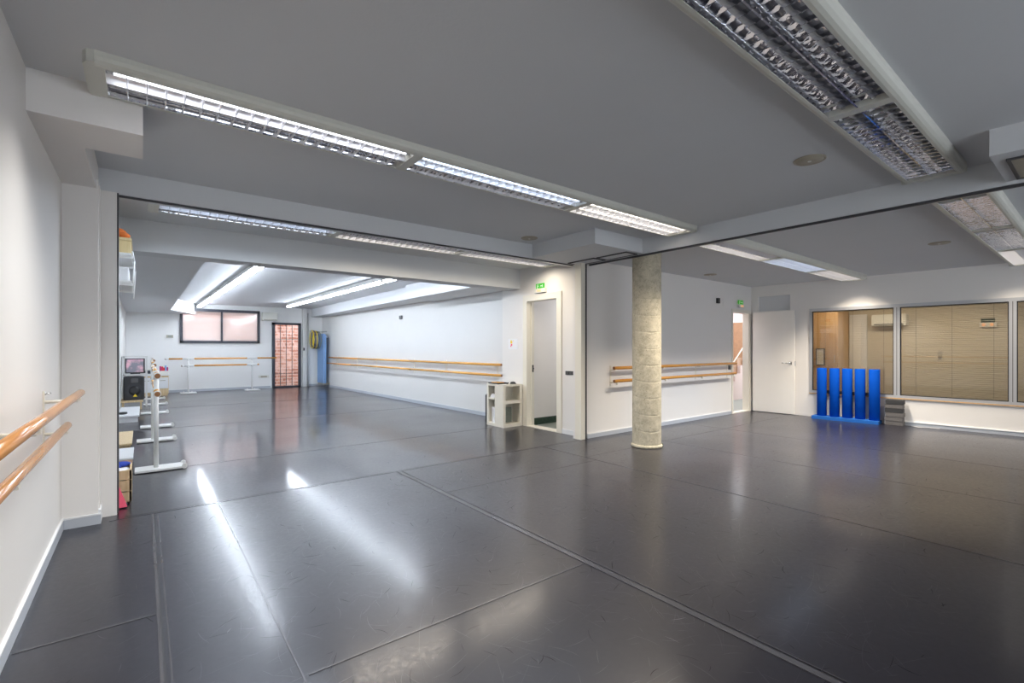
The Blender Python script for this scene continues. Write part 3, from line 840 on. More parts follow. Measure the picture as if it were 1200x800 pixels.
# row 1, front studio
louvre_unit(-.18, 1.52, 3.00, 3.30, 2.64, ZC, (TW, TO), 'long white louvred light at upper left, its rounded end beside the left wall', G0, WHITE, P, start=True)
louvre_unit(1.52, 3.26, 3.00, 3.30, 2.64, ZC, (TB, TO), 'bluish lit louvred light in the middle of the row of three above', G0, COOL, P)
louvre_unit(3.26, 4.98, 3.00, 3.30, 2.64, ZC, (TM, TM), 'warm lit louvred light ending just before the beam by the column', G0, WARM, P, end=True)
# row 0 (nearest)
louvre_unit(-.22, 1.46, .745, 1.03, 2.64, ZC, (TO, TM), 'louvred light above the camera, outside the top edge', G0, WARM, P * .75, start=True)
louvre_unit(1.46, 3.18, .745, 1.03, 2.64, ZC, (TO, TO), 'large dark mirrored louvred light cut by the top picture edge', G0, WARM, 0)
louvre_unit(3.18, 4.90, .745, 1.03, 2.64, ZC, (TO, TO), 'mirrored louvred light with rounded end at upper right, nearest the beam', G0, WARM, 0, end=True)
# right studio
louvre_unit(5.12, 6.70, 2.72, 3.02, 2.50, ZC2, (TO, TM), 'louvred light right of the column, first behind the beam', G1, WARM, P * 1.7, start=True)
louvre_unit(6.70, 8.32, 2.72, 3.02, 2.50, ZC2, (TB, TB), 'bluish lit louvred light, middle one of the row before the office glass', G1, COOL, P * 1.6)
louvre_unit(8.32, 9.92, 2.72, 3.02, 2.50, ZC2, (TM, TM), 'white lit louvred light whose end nearly meets the office window wall', G1, WARM, P * 2.1, end=True)
louvre_unit(5.12, 6.75, .62, .91, 2.50, ZC2, (TO, TO), 'mirrored louvred light starting behind the beam at the right picture edge', G1, WARM, 0, start=True)
louvre_unit(6.75, 8.38, .62, .91, 2.50, ZC2, (TO, TO), 'mirrored louvred light continuing past the right picture edge', G1, WARM, 0)
louvre_unit(8.38, 10.0, .62, .91, 2.50, ZC2, (TO, TM), 'louvred light over the right edge of the office glass, outside the picture', G1, WARM, P * 1.0, end=True)
# behind the header
louvre_unit(.08, 1.70, 5.20, 5.52, 2.57, ZC3, (TB, TO), 'slim cool white louvred light just behind the header, left end of its row', G2, COOL, P * .8, start=True)
louvre_unit(1.70, 3.36, 5.20, 5.52, 2.57, ZC3, (TO, TM), 'slim warm louvred light behind the header, middle of its row', G2, WARM, P * .8)
louvre_unit(3.36, 4.98, 5.20, 5.52, 2.57, ZC3, (TO, TM), 'slim warm louvred light behind the header, over the first doorway', G2, WARM, P * .6, end=True)

# bare strip lights in the rear studio
def strip(x0, x1, y0, y1, label):
    t = thing('strip_light', label, 'strip light', ((x0+x1)/2, (y0+y1)/2, ZC4), 'bare strip lights of the rear studio')
    b = B(); n = 1
    def X(y): return x0 + (x1 - x0) * (y - y0) / (y1 - y0)
    prism(b, [(x0 - .055, y0), (x0 + .055, y0), (x1 + .055, y1), (x1 - .055, y1)], 2.563, 2.575); prism(b, [(x0 - .03, y0), (x0 + .03, y0), (x1 + .03, y1), (x1 - .03, y1)], 2.575, ZC4); obj('batten', b, M['white_metal'], t)
    for dx in (-.028, .028):
        b = B(); tube(b, (x0 + dx, y0 + .05, 2.54), (x1 + dx, y1 - .05, 2.54), .015, 10); obj('tube', b, M['tube_cool'], t)
    for y in (y0 + .03, y1 - .03):
        b = B(); bx(b, X(y) - .05, X(y) + .05, y - .02, y + .02, 2.525, 2.57); obj('socket', b, M['white_metal'], t)
names = ['nearest the beam', 'second from the beam', 'third from the beam', 'fourth from the beam', 'farthest, by the far wall']
ys = [6.75, 8.43, 10.15, 11.9, 13.6, 15.3, 16.95]
for side, xa, xb in (('left', 1.42, 1.33), ('right', 3.58, 3.40)):
    for k in range(6):
        f0 = (ys[k] - 6.75) / 10.2; f1 = (ys[k+1] - 6.75) / 10.2
        nm = ['end nearest the cross beam', 'second from the cross beam', 'third from the cross beam', 'third from the far wall', 'second from the far wall', 'end touching the far wall'][k]
        if side == 'right' and k == 5: continue
        strip(xa + (xb - xa) * f0, xa + (xb - xa) * f1, ys[k], ys[k+1] - .01, 'bare white strip light of the %s rear ceiling line, %s' % (side, nm))

# ------------------------------------------------------------------ ceiling speakers
for (x, y, z, lab) in ((3.90, 1.40, ZC, 'round beige ceiling speaker below the big dark louvred light'),
                       (3.86, 4.58, ZC, 'round beige ceiling speaker in the corner by the partition header'),
                       (7.75, 4.33, ZC2, 'round beige ceiling speaker near the barre wall right of the column'),
                       (7.62, 1.32, ZC2, 'round beige ceiling speaker beside the louvred light at the right edge')):
    t = thing('ceiling_speaker', lab, 'ceiling speaker', (x, y, z), 'round ceiling speakers')
    b = B(); lathe(b, (x, y, z), [(.105, 0), (.105, -.006), (.098, -.010), (.092, -.008), (.09, -.006)][::-1], 36); obj('rim', b, M['speaker_grille'], t)
    b = B(); lathe(b, (x, y, z), [(.001, -.0125), (.03, -.0125), (.09, -.0085), (.09, -.002)], 36); obj('grille', b, M['speaker_grille'], t)
    b = B(); lathe(b, (x, y, z), [(.012, -.016), (.014, -.010)], 16); obj('boss', b, M['ac'], t)

# ------------------------------------------------------------------ wall barres
def rail(bm, p, q, r=.0215): tube(bm, p, q, r, 20, 0, capmi=1)
# left wall
t = thing('wall_barre', 'double wooden ballet barre on the left wall, nearest the camera', 'ballet barre', (XL, 2.5, .9))
b = B(); rail(b, (-.31, 0.9, 1.02), (-.31, 4.03, 1.02)); obj('rail', b, [M['wood'], M['endgrain']], t)
b = B(); rail(b, (-.368, 0.9, .825), (-.368, 3.99, .825)); obj('rail', b, [M['wood'], M['endgrain']], t)
for yy in (3.86, 2.45, 1.1):
    b = B(); bx(b, XL, XL + .008, yy - .014, yy + .014, .72, 1.05, 0, .002)
    tube(b, (XL, yy, .985), (-.31, yy, .985), .010, 12); tube(b, (XL, yy, .795), (-.368, yy, .795), .010, 12)
    bx(b, -.325, -.295, yy - .02, yy + .02, .984, 1.0); bx(b, -.383, -.353, yy - .02, yy + .02, .790, .805)
    br = obj('bracket', b, M['cream'], t)
    for z in (1.035, .735): b = B(); tube(b, (XL + .006, yy, z), (XL + .035, yy, z), .005, 8); tube(b, (XL + .006, yy, z), (XL + .013, yy, z), .011, 6); obj('bolt', b, M['chrome'], br)
# wall by the column
def wall_barre(label, X0, X1, X0b, X1b, zu, zl, brs, axis, off_u, off_l, m):
    pass
t = thing('wall_barre', 'double orange wooden barre on the white wall behind the concrete column', 'ballet barre', (7.3, YP, .9))
yu, yl = YP - .10, YP - .14
b = B(); rail(b, (5.52, yu, 1.005), (9.20, yu, 1.005), .0235); obj('rail', b, [M['wood_x'], M['endgrain']], t)
b = B(); rail(b, (5.48, yl, .815), (9.10, yl, .815), .0235); obj('rail', b, [M['wood_x'], M['endgrain']], t)
for xx in (5.56, 6.78, 7.9, 9.03):
    b = B(); bx(b, xx - .012, xx + .012, YP - .008, YP, .74, 1.04); tube(b, (xx, YP, .975), (xx, yu, .975), .009, 10); tube(b, (xx, YP, .785), (xx, yl, .785), .009, 10)
    bx(b, xx - .018, xx + .018, yu - .012, yu + .012, .972, .984); bx(b, xx - .018, xx + .018, yl - .012, yl + .012, .76, .795); obj('bracket', b, M['cream'], t)
# rear studio right wall
def WR(y): return 5.22 - .28 * (y - 6.75) / 10.35
t = thing('wall_barre', 'long double golden barre along the right wall of the rear studio', 'ballet barre', (5.1, 12, .9))
segs_u = ((6.86, 10.4, 'wood_y'), (10.4, 13.6, 'wood_y'), (13.6, 16.1, 'wood_x'))
for a, c, m in segs_u:
    b = B(); rail(b, (WR(a) - .10, a, 1.0), (WR(c) - .10, c, 1.0), .0235); obj('rail', b, [M[m], M['endgrain']], t)
for a, c, m in ((6.78, 10.3, 'wood_y'), (10.3, 14.0, 'wood_y'), (14.0, 16.1, 'wood_x')):
    b = B(); rail(b, (WR(a) - .15, a, .81), (WR(c) - .15, c, .81), .0235); obj('rail', b, [M[m], M['endgrain']], t)
for yy in (7.1, 8.9, 10.35, 12.5, 13.9, 15.6):
    b = B(); w0 = WR(yy); bx(b, w0 - .01, w0 + .003, yy - .014, yy + .014, .72, 1.05); tube(b, (w0, yy, .97), (w0 - .10, yy, .97), .009, 10); tube(b, (w0, yy, .78), (w0 - .15, yy, .78), .009, 10)
    tube(b, (w0 - .15, yy, .76), (w0 - .15, yy, .795), .012, 10); obj('bracket', b, M['cream'], t)

# ------------------------------------------------------------------ mobile barres
def mobile_barre(label, ends, posts, lowends, vertical_axis, pos, zu=1.03, zl=.85, base=(-.18, .235), group='freestanding barres', basew=.12):
    """axis 'Y': runs along Y at X=pos; axis 'X': runs along X at Y=pos"""
    def PT(a, c, z): return (c, a, z) if vertical_axis == 'Y' else (a, c, z)
    mid = (ends[0] + ends[1]) / 2
    t = thing('mobile_barre', label, 'ballet barre', PT(mid, pos, 0), group)
    m = M['wood_y'] if vertical_axis == 'Y' else M['wood_x']
    b = B(); rail(b, PT(ends[0], pos, zu), PT(ends[1], pos, zu), .024); obj('rail', b, [m, M['endgrain']], t)
    b = B(); rail(b, PT(lowends[0], pos, zl), PT(lowends[1], pos, zl), .024); obj('rail', b, [m, M['endgrain']], t)
    for a in posts:
        b = B(); tube(b, PT(a, pos, .03), PT(a, pos, zu - .02), .022, 14); obj('post', b, M['white_metal'], t)
        b = B()
        for z in (zu, zl):
            tube(b, PT(a - .14, pos, z), PT(a + .14, pos, z), .030, 16)
            tube(b, PT(a, pos, z - .055), PT(a, pos, z - .015), .028, 12)
        obj('sleeve', b, M['white_metal'], t)
        b = B()
        if vertical_axis == 'Y': bx(b, pos + base[0], pos + base[1], a - basew, a + basew, .008, .030, 0, .002)
        else: bx(b, a - basew * 1.6, a + basew * 1.6, pos + base[0], pos + base[1], .008, .030, 0, .002)
        bs = obj('base_plate', b, M['white_metal'], t)
        for s in (-.10, .10):
            b = B()
            c0 = pos + base[1] + .008
            if vertical_axis == 'Y': tube(b, (c0, a + s - .012, .026), (c0, a + s + .012, .026), .026, 14)
            else: tube(b, (a + s - .012, c0, .026), (a + s + .012, c0, .026), .026, 14)
            obj('wheel', b, M['white_metal'], bs)
    # open end rings
    b = B()
    tube(b, PT(ends[0] + .004, pos, zu), PT(ends[0] + .09, pos, zu), .031, 18); obj('end_sleeve', b, M['white_metal'], t)
    b = B(); tube(b, PT(lowends[0] + .004, pos, zl), PT(lowends[0] + .07, pos, zl), .031, 18); obj('end_sleeve', b, M['white_metal'], t)
mobile_barre('freestanding white barre with wheels near the left pier, closest of the row', (5.75, 8.95), (6.32, 8.30), (5.79, 8.8), 'Y', .112)
mobile_barre('freestanding white barre in the left row, middle one', (9.35, 12.3), (9.75, 11.8), (9.4, 12.2), 'Y', .145)
mobile_barre('freestanding white barre in the left row, farthest one by the drawers', (12.95, 15.6), (13.6, 15.1), (13.1, 15.5), 'Y', .19)
mobile_barre('freestanding barre parallel to the far wall, below the window', (.48, 3.36), (1.03, 2.66), (.86, 2.85), 'X', 16.45, 1.0, .80, (-.22, .2))

# ------------------------------------------------------------------ blue foam rollers on a foam base
nx, ny = -1 / WL, -WK / WL
def wp(y, d): return (WX(y) + nx * d, y + ny * d)
t = B(); wbox(t, 2.50, 3.50, 0, .055, .045, .30); 
bs = obj('foam_stand', t, M['blue_base'], None, (WX(3), 3, 0)); tag(bs, 'flat bright blue foam board carrying five upright foam rollers', 'foam base')
ords = ['leftmost, beside the door leaf', 'second from the left', 'middle one of the five', 'second from the right', 'rightmost, beside the grey blocks']
rad = .078
def roller_mesh():
    b = B()
    lathe(b, (0, 0, 0), [(rad - .006, 0), (rad, .006), (rad, .874), (rad - .006, .88)], 36)
    return b
rys = [3.37, 3.17, 2.975, 2.785, 2.58]
first = None
for k, yy in enumerate(rys):
    x, y = wp(yy, .165)
    if first is None:
        first = obj('foam_roller', roller_mesh(), M['blue_foam']); o = first
    else:
        o = first.copy(); C.objects.link(o)
    o.location = (x, y, .055)
    tag(o, 'tall upright blue foam roller, ' + ords[k], 'foam roller', 'blue foam rollers')
b = B(); wbox(b, 2.55, 3.42, .46, .52, .072, .082); o = obj('strap', b, M['black'], None, (WX(3), 3, .49)); tag(o, 'black strap running behind the blue foam rollers at window sill height', 'strap')

# yoga blocks stacked
bl = ['bottom block', 'second block from the floor', 'third block from the floor', 'middle dark block', 'fifth block from the floor', 'topmost block']
hh = .0715
for k in range(6):
    b = B(); o = .006 * math.sin(k * 2.3)
    wbox(b, 2.19 + o, 2.43 + o, k * hh, (k + 1) * hh - .001, .04 + abs(o), .19 + abs(o))
    bmesh.ops.bevel(b, geom=list(b.edges), offset=.005, segments=2, affect='EDGES')
    q = obj('yoga_block', b, M['grey_foam'] if k in (3, 5) else M['grey_foam2'], None, (WX(2.31), 2.31, k * hh))
    tag(q, 'dark grey foam block right of the blue rollers, %s' % bl[k], 'yoga block', 'stacked yoga blocks')
b = B(); path(b, [wpt(2.10, .004, .05), wpt(2.0, .004, .12), wpt(1.9, .004, .07), wpt(1.75, .004, .045)], .004, 8); o = obj('cable', b, M['white_metal']); tag(o, 'thin white cable on the floor right of the yoga blocks', 'cable')

# ------------------------------------------------------------------ cream cubby shelf by the doorway
X0, X1, Y0, Y1, H = 4.63, 5.035, 6.155, 6.62, .70
t = thing('cubby_shelf', 'cream open two-level cubby unit beside the first doorway', 'shelf', ((X0+X1)/2, (Y0+Y1)/2, 0))
b = B(); th = .022
bx(b, X0, X1, Y0, Y1, H - .03, H); bx(b, X0, X1, Y0, Y1, 0, .05)
bx(b, X0, X1, Y1 - th, Y1, .05, H - .03)                    # far side
bx(b, X1 - th, X1, Y0, Y1 - th, .05, H - .03)               # against the wall
bx(b, X0, X0 + th, Y0, Y0 + .235, .05, H - .03)             # solid half facing the studio
bx(b, X0, X0 + th, Y1 - .045, Y1 - th, .05, H - .03)
bx(b, X0 + th, X1 - th, Y0 + .245, Y0 + .262, .05, H - .03) # inner divider
bx(b, X0 + th, X0 + .05, Y0, Y0 + th, .05, H - .03); bx(b, X1 - .05, X1 - th, Y0, Y0 + th, .05, H - .03)
obj('carcass', b, M['cream'], t)
b = B(); bx(b, X0 + th, X1 - th, Y0 + .024, Y0 + .245, .40, .43); bx(b, X0 + .05, X1 - .05, Y0 + .001, Y0 + .023, .385, .44); obj('shelf_board', b, M['cream'], t)
b = B(); bx(b, X0 + .006, X1 - th, Y0 + .262, Y1 - th, .44, .465); obj('shelf_board', b, M['cream'], t)
b = B(); extr(b, [(4.66, 6.44, .05), (4.70, 6.575, .05), (4.70, 6.585, .30), (4.66, 6.43, .30)], (.20, 0, 0)); o = obj('paper_bag', b, M['paper'], None, (4.76, 6.5, .05)); tag(o, 'white paper bag in the lower left compartment of the cream cubby', 'bag')
b = B(); bx(b, 4.66, 4.78, 6.44, 6.56, .465, .50, 0, .006); bx(b, 4.67, 4.76, 6.46, 6.54, .50, .53, 0, .004); o = obj('paper_pack', b, M['paper'], None, (4.72, 6.5, .465)); tag(o, 'small white pack on the upper left shelf of the cream cubby', 'pack')
b = B(); bx(b, 4.72, 4.95, 6.34, 6.37, .05, .30, 0, .004); o = obj('grey_folder', b, M['terrazzo'], None, (4.83, 6.35, .05)); tag(o, 'grey green folder upright in the cubby compartment facing the doorway', 'folder')
t = thing('tray', 'dark tray holding an orange pad, lying on the cream cubby', 'tray', (4.8, 6.45, .70))
b = B(); bx(b, 4.65, 4.88, 6.33, 6.61, .70, .712, 0, .003); bx(b, 4.65, 4.66, 6.33, 6.61, .712, .722); bx(b, 4.87, 4.88, 6.33, 6.61, .712, .722); bx(b, 4.65, 4.88, 6.33, 6.34, .712, .722); bx(b, 4.65, 4.88, 6.60, 6.61, .712, .722); obj('tray_body', b, M['black'], t)
b = B(); bx(b, 4.69, 4.84, 6.40, 6.57, .712, .728, 0, .003); obj('pad', b, M['wood_y'], t)
b = B(); ball(b, (4.90, 6.24, .722), .045, 0, (1, 1.1, .45), 16, 10); bx(b, 4.86, 4.94, 6.20, 6.28, .70, .712, 0, .003); o = obj('computer_mouse', b, M['black'], None, (4.9, 6.24, .70)); tag(o, 'small rounded black gadget on the cubby top beside the door frame', 'gadget')
b = B(); lathe(b, (4.80, 6.27, .70), [(.012, 0), (.012, .02), (.006, .028)], 12); o = obj('bottle_cap', b, M['dark_grey'], None, (4.8, 6.27, .70)); tag(o, 'tiny dark cap between tray and gadget on the cubby', 'cap')
t = thing('folded_case', 'slim black upright case leaning behind the cream cubby', 'case', (4.72, 6.72, 0))
b = B(); bx(b, 4.685, 4.80, 6.66, 6.75, .02, .50, 0, .012); obj('shell', b, M['black'], t)
b = B(); bx(b, 4.70, 4.785, 6.68, 6.73, .50, .515); path(b, [(4.70, 6.705, .51), (4.70, 6.705, .545), (4.78, 6.705, .545), (4.78, 6.705, .51)], .008, 8); obj('handle', b, M['black2'], t)
for x in (4.70, 4.78): b = B(); tube(b, (x, 6.67, .012), (x, 6.74, .012), .012, 10); obj('foot', b, M['black2'], t)

# poster, switches, signs, sockets
t = thing('poster', 'white paper sheet with small yellow and pink shapes on the wall left of the doorway', 'poster', (XR, 6.44, 1.38))
b = B(); bx(b, XR - .004, XR, 6.31, 6.57, 1.285, 1.465); obj('sheet', b, M['paper'], t)
b = B(); bx(b, XR - .006, XR - .004, 6.46, 6.51, 1.385, 1.425, 0); ball(b, (XR - .005, 6.49, 1.43), .016, 0, (.2, 1, 1)); bx(b, XR - .006, XR - .004, 6.42, 6.435, 1.425, 1.437); obj('yellow_print', b, M['yellow'], t)
b = B(); ball(b, (XR - .005, 6.48, 1.36), .024, 0, (.15, 1, .7)); bx(b, XR - .006, XR - .004, 6.485, 6.51, 1.325, 1.345); obj('pink_print', b, M['pink'], t)
t = thing('switch_plate', 'black three-gang light switch plate between doorway and partition post', 'switch', (XR, 5.04, .93))
b = B(); bx(b, XR - .009, XR, 4.93, 5.147, .90, .957, 0, .003); obj('plate', b, M['black'], t)
for k in range(3):
    b = B(); bx(b, XR - .013, XR - .009, 4.945 + k * .066, 4.998 + k * .066, .908, .949, 0, .002); obj('rocker', b, M['dark_grey'], t)
def exit_sign(label, loc, u, nrm):
    """u = unit vector along the sign, nrm = out of the wall"""
    t = thing('exit_sign', label, 'exit sign', loc)
    o = Vector(loc); u = Vector(u); nv = Vector(nrm)
    def slab(a0, a1, z0, z1, d0, d1):
        b = B(); p = [o + u*a0 + nv*d0, o + u*a1 + nv*d0, o + u*a1 + nv*d1, o + u*a0 + nv*d1]
        prism(b, [q[:2] for q in p], loc[2] + z0, loc[2] + z1); return b
    obj('body', slab(-.13, .13, -.05, .015, 0, .05), M['ac'], t)
    obj('lamp_window', slab(-.05, .04, -.035, 0, .05, .054), M['amber'], t)
    g = obj('sign_plate', slab(-.11, .09, .02, .10, .015, .025), M['green_sign'], t)
    b = slab(-.075, -.065, .035, .075, .025, .027)
    for q in ((-.065, -.035, .055, .063), (-.085, -.06, .028, .036), (.0, .05, .052, .064), (.04, .055, .04, .076)):
        p = [o + u*q[0] + nv*.025, o + u*q[1] + nv*.025, o + u*q[1] + nv*.027, o + u*q[0] + nv*.027]
        prism(b, [w_[:2] for w_ in p], loc[2] + q[2], loc[2] + q[3])
    c = o + u*(-.062) + nv*.026; ball(b, (c.x, c.y, loc[2] + .082), .007)
    obj('pictogram', b, M['sign_white'], g)
exit_sign('small green exit sign over white box above the first doorway', (XR, 5.70, 2.245), (0, -1, 0), (-1, 0, 0))
exit_sign('small green exit sign above the narrow doorway to the stairs', (9.55, YP, 2.17), (1, 0, 0), (0, -1, 0))
def small_box(name, label, cat, x0, x1, y0, y1, z0, z1, m, m2, face):
    t = thing(name, label, cat, ((x0+x1)/2, (y0+y1)/2, z0))
    b = B(); bx(b, x0, x1, y0, y1, z0, z1, 0, .003); obj('body', b, m, t)
    b = B(); cx_, cz = (x0+x1)/2, (z0+z1)/2
    if face == 'Y': bx(b, cx_ - (x1-x0)*.3, cx_ + (x1-x0)*.3, y0 - .003, y0, cz - (z1-z0)*.3, cz + (z1-z0)*.3)
    else: bx(b, x0 - .003, x0, (y0+y1)/2 - (y1-y0)*.3, (y0+y1)/2 + (y1-y0)*.3, cz - (z1-z0)*.3, cz + (z1-z0)*.3)
    obj('face', b, m2, t)
small_box('wall_sensor', 'small black sensor high on the wall left of the narrow doorway', 'sensor', 8.62, 8.70, YP - .04, YP, 2.16, 2.26, M['black'], M['dark_grey'], 'Y')
small_box('blank_plate', 'small white blank plate beside the black sensor on the barre wall', 'plate', 8.86, 8.96, YP - .008, YP, 2.13, 2.27, M['wall'], M['wall'], 'Y')
small_box('wall_socket', 'small black socket between the barre ends beside the narrow doorway', 'socket', 9.08, 9.17, YP - .012, YP, .88, .97, M['black'], M['dark_grey'], 'Y')
small_box('wall_sensor', 'small dark sensor high on the right wall of the rear studio', 'sensor', WR(11) - .035, WR(11) + .01, 10.98, 11.10, 2.03, 2.12, M['dark_grey'], M['black'], 'X')
small_box('thermostat', 'small grey thermostat on the far wall left of the window', 'thermostat', .54, .70, YF - .03, YF, 1.61, 1.69, M['speaker_grille'], M['terrazzo'], 'Y')
small_box('double_socket', 'ivory socket strip low on the far wall beside the dark framed door', 'socket', 2.95, 3.25, YF - .02, YF, .34, .42, M['ac'], M['speaker_grille'], 'Y')
small_box('door_switch', 'tiny grey switch on the far wall right of the brick coloured door', 'switch', 4.285, 4.33, YF - .135, YF - .12, 1.22, 1.32, M['dark_grey'], M['black'], 'Y')
t = thing('wall_air_unit', 'ivory air unit on the far wall between window and door', 'air conditioner', (3.26, YF, 2.2))
b = B(); bx(b, 3.04, 3.48, YF - .18, YF, 2.20, 2.46, 0, .015); obj('body', b, M['ac'], t)
b = B(); bx(b, 3.07, 3.45, YF - .185, YF - .18, 2.215, 2.235); obj('air_slot', b, M['speaker_grille'], t)

# ------------------------------------------------------------------ blue mats + hoops
t = thing('exercise_mats', 'tall pale blue exercise mats hanging in the far right corner', 'exercise mats', (4.8, 16.6, .13))
b = B(); bx(b, 4.735, 4.78, 16.25, 16.95, .13, 1.79, 0, .012); obj('mat', b, M['blue_mat'], t)
b = B(); bx(b, 4.782, 4.83, 16.25, 16.95, .13, 1.76, 0, .012); obj('mat', b, M['blue_mat'], t)
for y in (16.45, 16.80): b = B(); bx(b, 4.83, 4.948, y, y + .05, 1.66, 1.70); obj('hook', b, M['alu'], t)
b = B(); bx(b, 4.74, 4.948, 16.3, 16.9, .09, .13); obj('support_bracket', b, M['speaker_grille'], t)
hc = [('yellow', 'yellow hula hoop, frontmost on the peg'), ('purple', 'purple hula hoop behind the front yellow one'), ('yellow', 'yellow hula hoop behind the purple one'),
      ('dark_grey', 'dark grey hula hoop behind the second yellow one'), ('terrazzo', 'grey green hula hoop, last on the peg by the mats')]
for k, (c, lab) in enumerate(hc):
    b = B(); torus(b, (4.47 + k * .05, 16.62, 1.60 - .006 * k), .295 - .004 * k, .017, mi=0, tilt=.06 * (k - 2) * .5)
    o = obj('hula_hoop', b, M[c], None, (4.47 + k * .05, 16.62, 1.6)); tag(o, lab, 'hoop', 'hula hoops on the wall peg')
b = B(); tube(b, (4.42, 16.62, 1.862), (4.96, 16.62, 1.862), .012, 10); tube(b, (4.42, 16.62, 1.862), (4.42, 16.62, 1.90), .012, 10); o = obj('wall_peg', b, M['alu'], None, (4.96, 16.62, 1.862)); tag(o, 'metal peg on the far right wall holding the hula hoops', 'peg')

# ------------------------------------------------------------------ left side clutter of the rear studio
t = thing('wall_mirror', 'long wall mirror with white frame on the left wall of the rear studio', 'mirror', (XLB, 8.8, 0))
b = B(); bx(b, XLB, XLB + .012, 5.6, 11.92, .12, 2.13); obj('mirror_glass', b, M['mirror'], t)
b = B(); bx(b, XLB, XLB + .03, 11.92, 11.99, .05, 2.18); bx(b, XLB, XLB + .025, 5.55, 11.92, 2.13, 2.18); bx(b, XLB, XLB + .025, 5.55, 11.92, .05, .12); obj('frame', b, M['white_metal'], t)
# high wall shelf
t = thing('wall_shelf', 'two-tier white wall shelf high up behind the left pier', 'shelf', (XLB, 5.6, 1.9))
b = B(); bx(b, XLB, -.08, 5.42, 6.15, 2.125, 2.15, 0, .003); obj('board', b, M['white_metal'], t)
b = B(); bx(b, XLB, -.08, 5.42, 6.15, 1.88, 1.905, 0, .003); obj('board', b, M['white_metal'], t)
for y in (5.44, 6.13):
    b = B(); path(b, [(-.075, y, 2.17), (-.06, y, 2.08), (-.075, y, 1.80)], .006, 8); bx(b, XLB, XLB + .02, y - .01, y + .01, 1.75, 2.3); bx(b, XLB, -.07, y - .006, y + .006, 2.105, 2.125); bx(b, XLB, -.07, y - .006, y + .006, 1.86, 1.88)
    obj('bracket', b, M['white_metal'], t)
t = thing('straw_box', 'straw yellow box on the upper tier of the wall shelf', 'box', (-.2, 5.7, 2.15))
b = B(); bx(b, -.345, -.085, 5.48, 6.05, 2.15, 2.275, 0, .004); obj('body', b, M['yellow_box'], t)
b = B(); bx(b, -.35, -.08, 5.475, 6.055, 2.268, 2.295, 0, .004); obj('lid', b, M['yellow_box'], t)
b = B(); ball(b, (-.19, 5.6, 2.345), .07, 0, (1.1, 1.2, .75), 14, 10); ball(b, (-.14, 5.56, 2.325), .05, 0, (1, 1, .6), 12, 8); ball(b, (-.24, 5.64, 2.33), .055, 0, (1, 1.2, .7), 12, 8); o = obj('cloth_bundle', b, M['orange'], None, (-.19, 5.6, 2.295)); tag(o, 'orange cloth bundle lying on the straw yellow box', 'cloth')
b = B(); bx(b, -.34, -.10, 5.47, 6.05, 1.905, 2.03, 0, .01); o = obj('storage_box', b, M['paper'], None, (-.22, 5.7, 1.905)); tag(o, 'white storage box on the lower tier of the wall shelf', 'box')

# wooden crate with cloths, pink mat
t = thing('wooden_crate', 'tan wooden crate standing on the floor beside the left pier', 'crate', (-.2, 5.2, 0))
cx0, cx1, cy0, cy1, cz = -.33, -.075, 5.09, 5.42, .28
b = B()
for z0_, z1_ in ((.02, .10), (.108, .195), (.203, cz)):
    bx(b, cx0, cx1, cy0, cy0 + .014, z0_, z1_); bx(b, cx0, cx1, cy1 - .014, cy1, z0_, z1_)
    bx(b, cx0, cx0 + .014, cy0, cy1, z0_, z1_); bx(b, cx1 - .014, cx1, cy0, cy1, z0_, z1_)
obj('slat_walls', b, M['ply'], t)
b = B(); bx(b, cx0 + .014, cx1 - .014, cy0 + .014, cy1 - .014, 0.0, .02); obj('bottom', b, M['ply'], t)
for x in (cx0 + .014, cx1 - .034):
    for y in (cy0 + .014, cy1 - .034): b = B(); bx(b, x, x + .02, y, y + .02, .0, cz); obj('corner_post', b, M['ply'], t)
b = B()
for (x, y, r) in ((-.15, 5.20, .07), (-.20, 5.27, .075), (-.13, 5.31, .05), (-.24, 5.18, .07)): ball(b, (x, y, .235), r, 0, (1, 1, .6), 12, 8)
ball(b, (-.19, 5.24, .13), .1, 0, (1.05, 1.1, 1), 12, 8)
o = obj('cloth', b, M['paper'], None, (-.19, 5.24, .02)); tag(o, 'crumpled white cloth inside the tan wooden crate', 'cloth')
b = B(); ball(b, (-.15, 5.36, .285), .055, 0, (1.2, .8, .45), 14, 8); ball(b, (-.20, 5.34, .275), .05, 0, (1.2, .9, .5), 14, 8); o = obj('cloth', b, M['blue_cloth'], None, (-.17, 5.36, .28)); tag(o, 'royal blue cloth on top of the wooden crate', 'cloth')
b = B(); extr(b, [(-.36, 4.955, .01), (-.10, 4.955, .01), (-.115, 4.955, .06), (-.175, 4.955, .235), (-.36, 4.955, .30)], (0, .012, 0)); 
for v in b.verts: v.co.y += v.co.z * .28
o = obj('pink_panel', b, M['pink'], None, (-.2, 4.96, 0)); tag(o, 'pink plastic panel leaning on the wooden crate beside the left pier', 'panel')
b = B(); bx(b, -.20, -.10, 4.985, 5.03, 0, .03, 0, .008); o = obj('black_wedge', b, M['black'], None, (-.15, 5.0, 0)); tag(o, 'small black wedge under the pink panel', 'wedge')

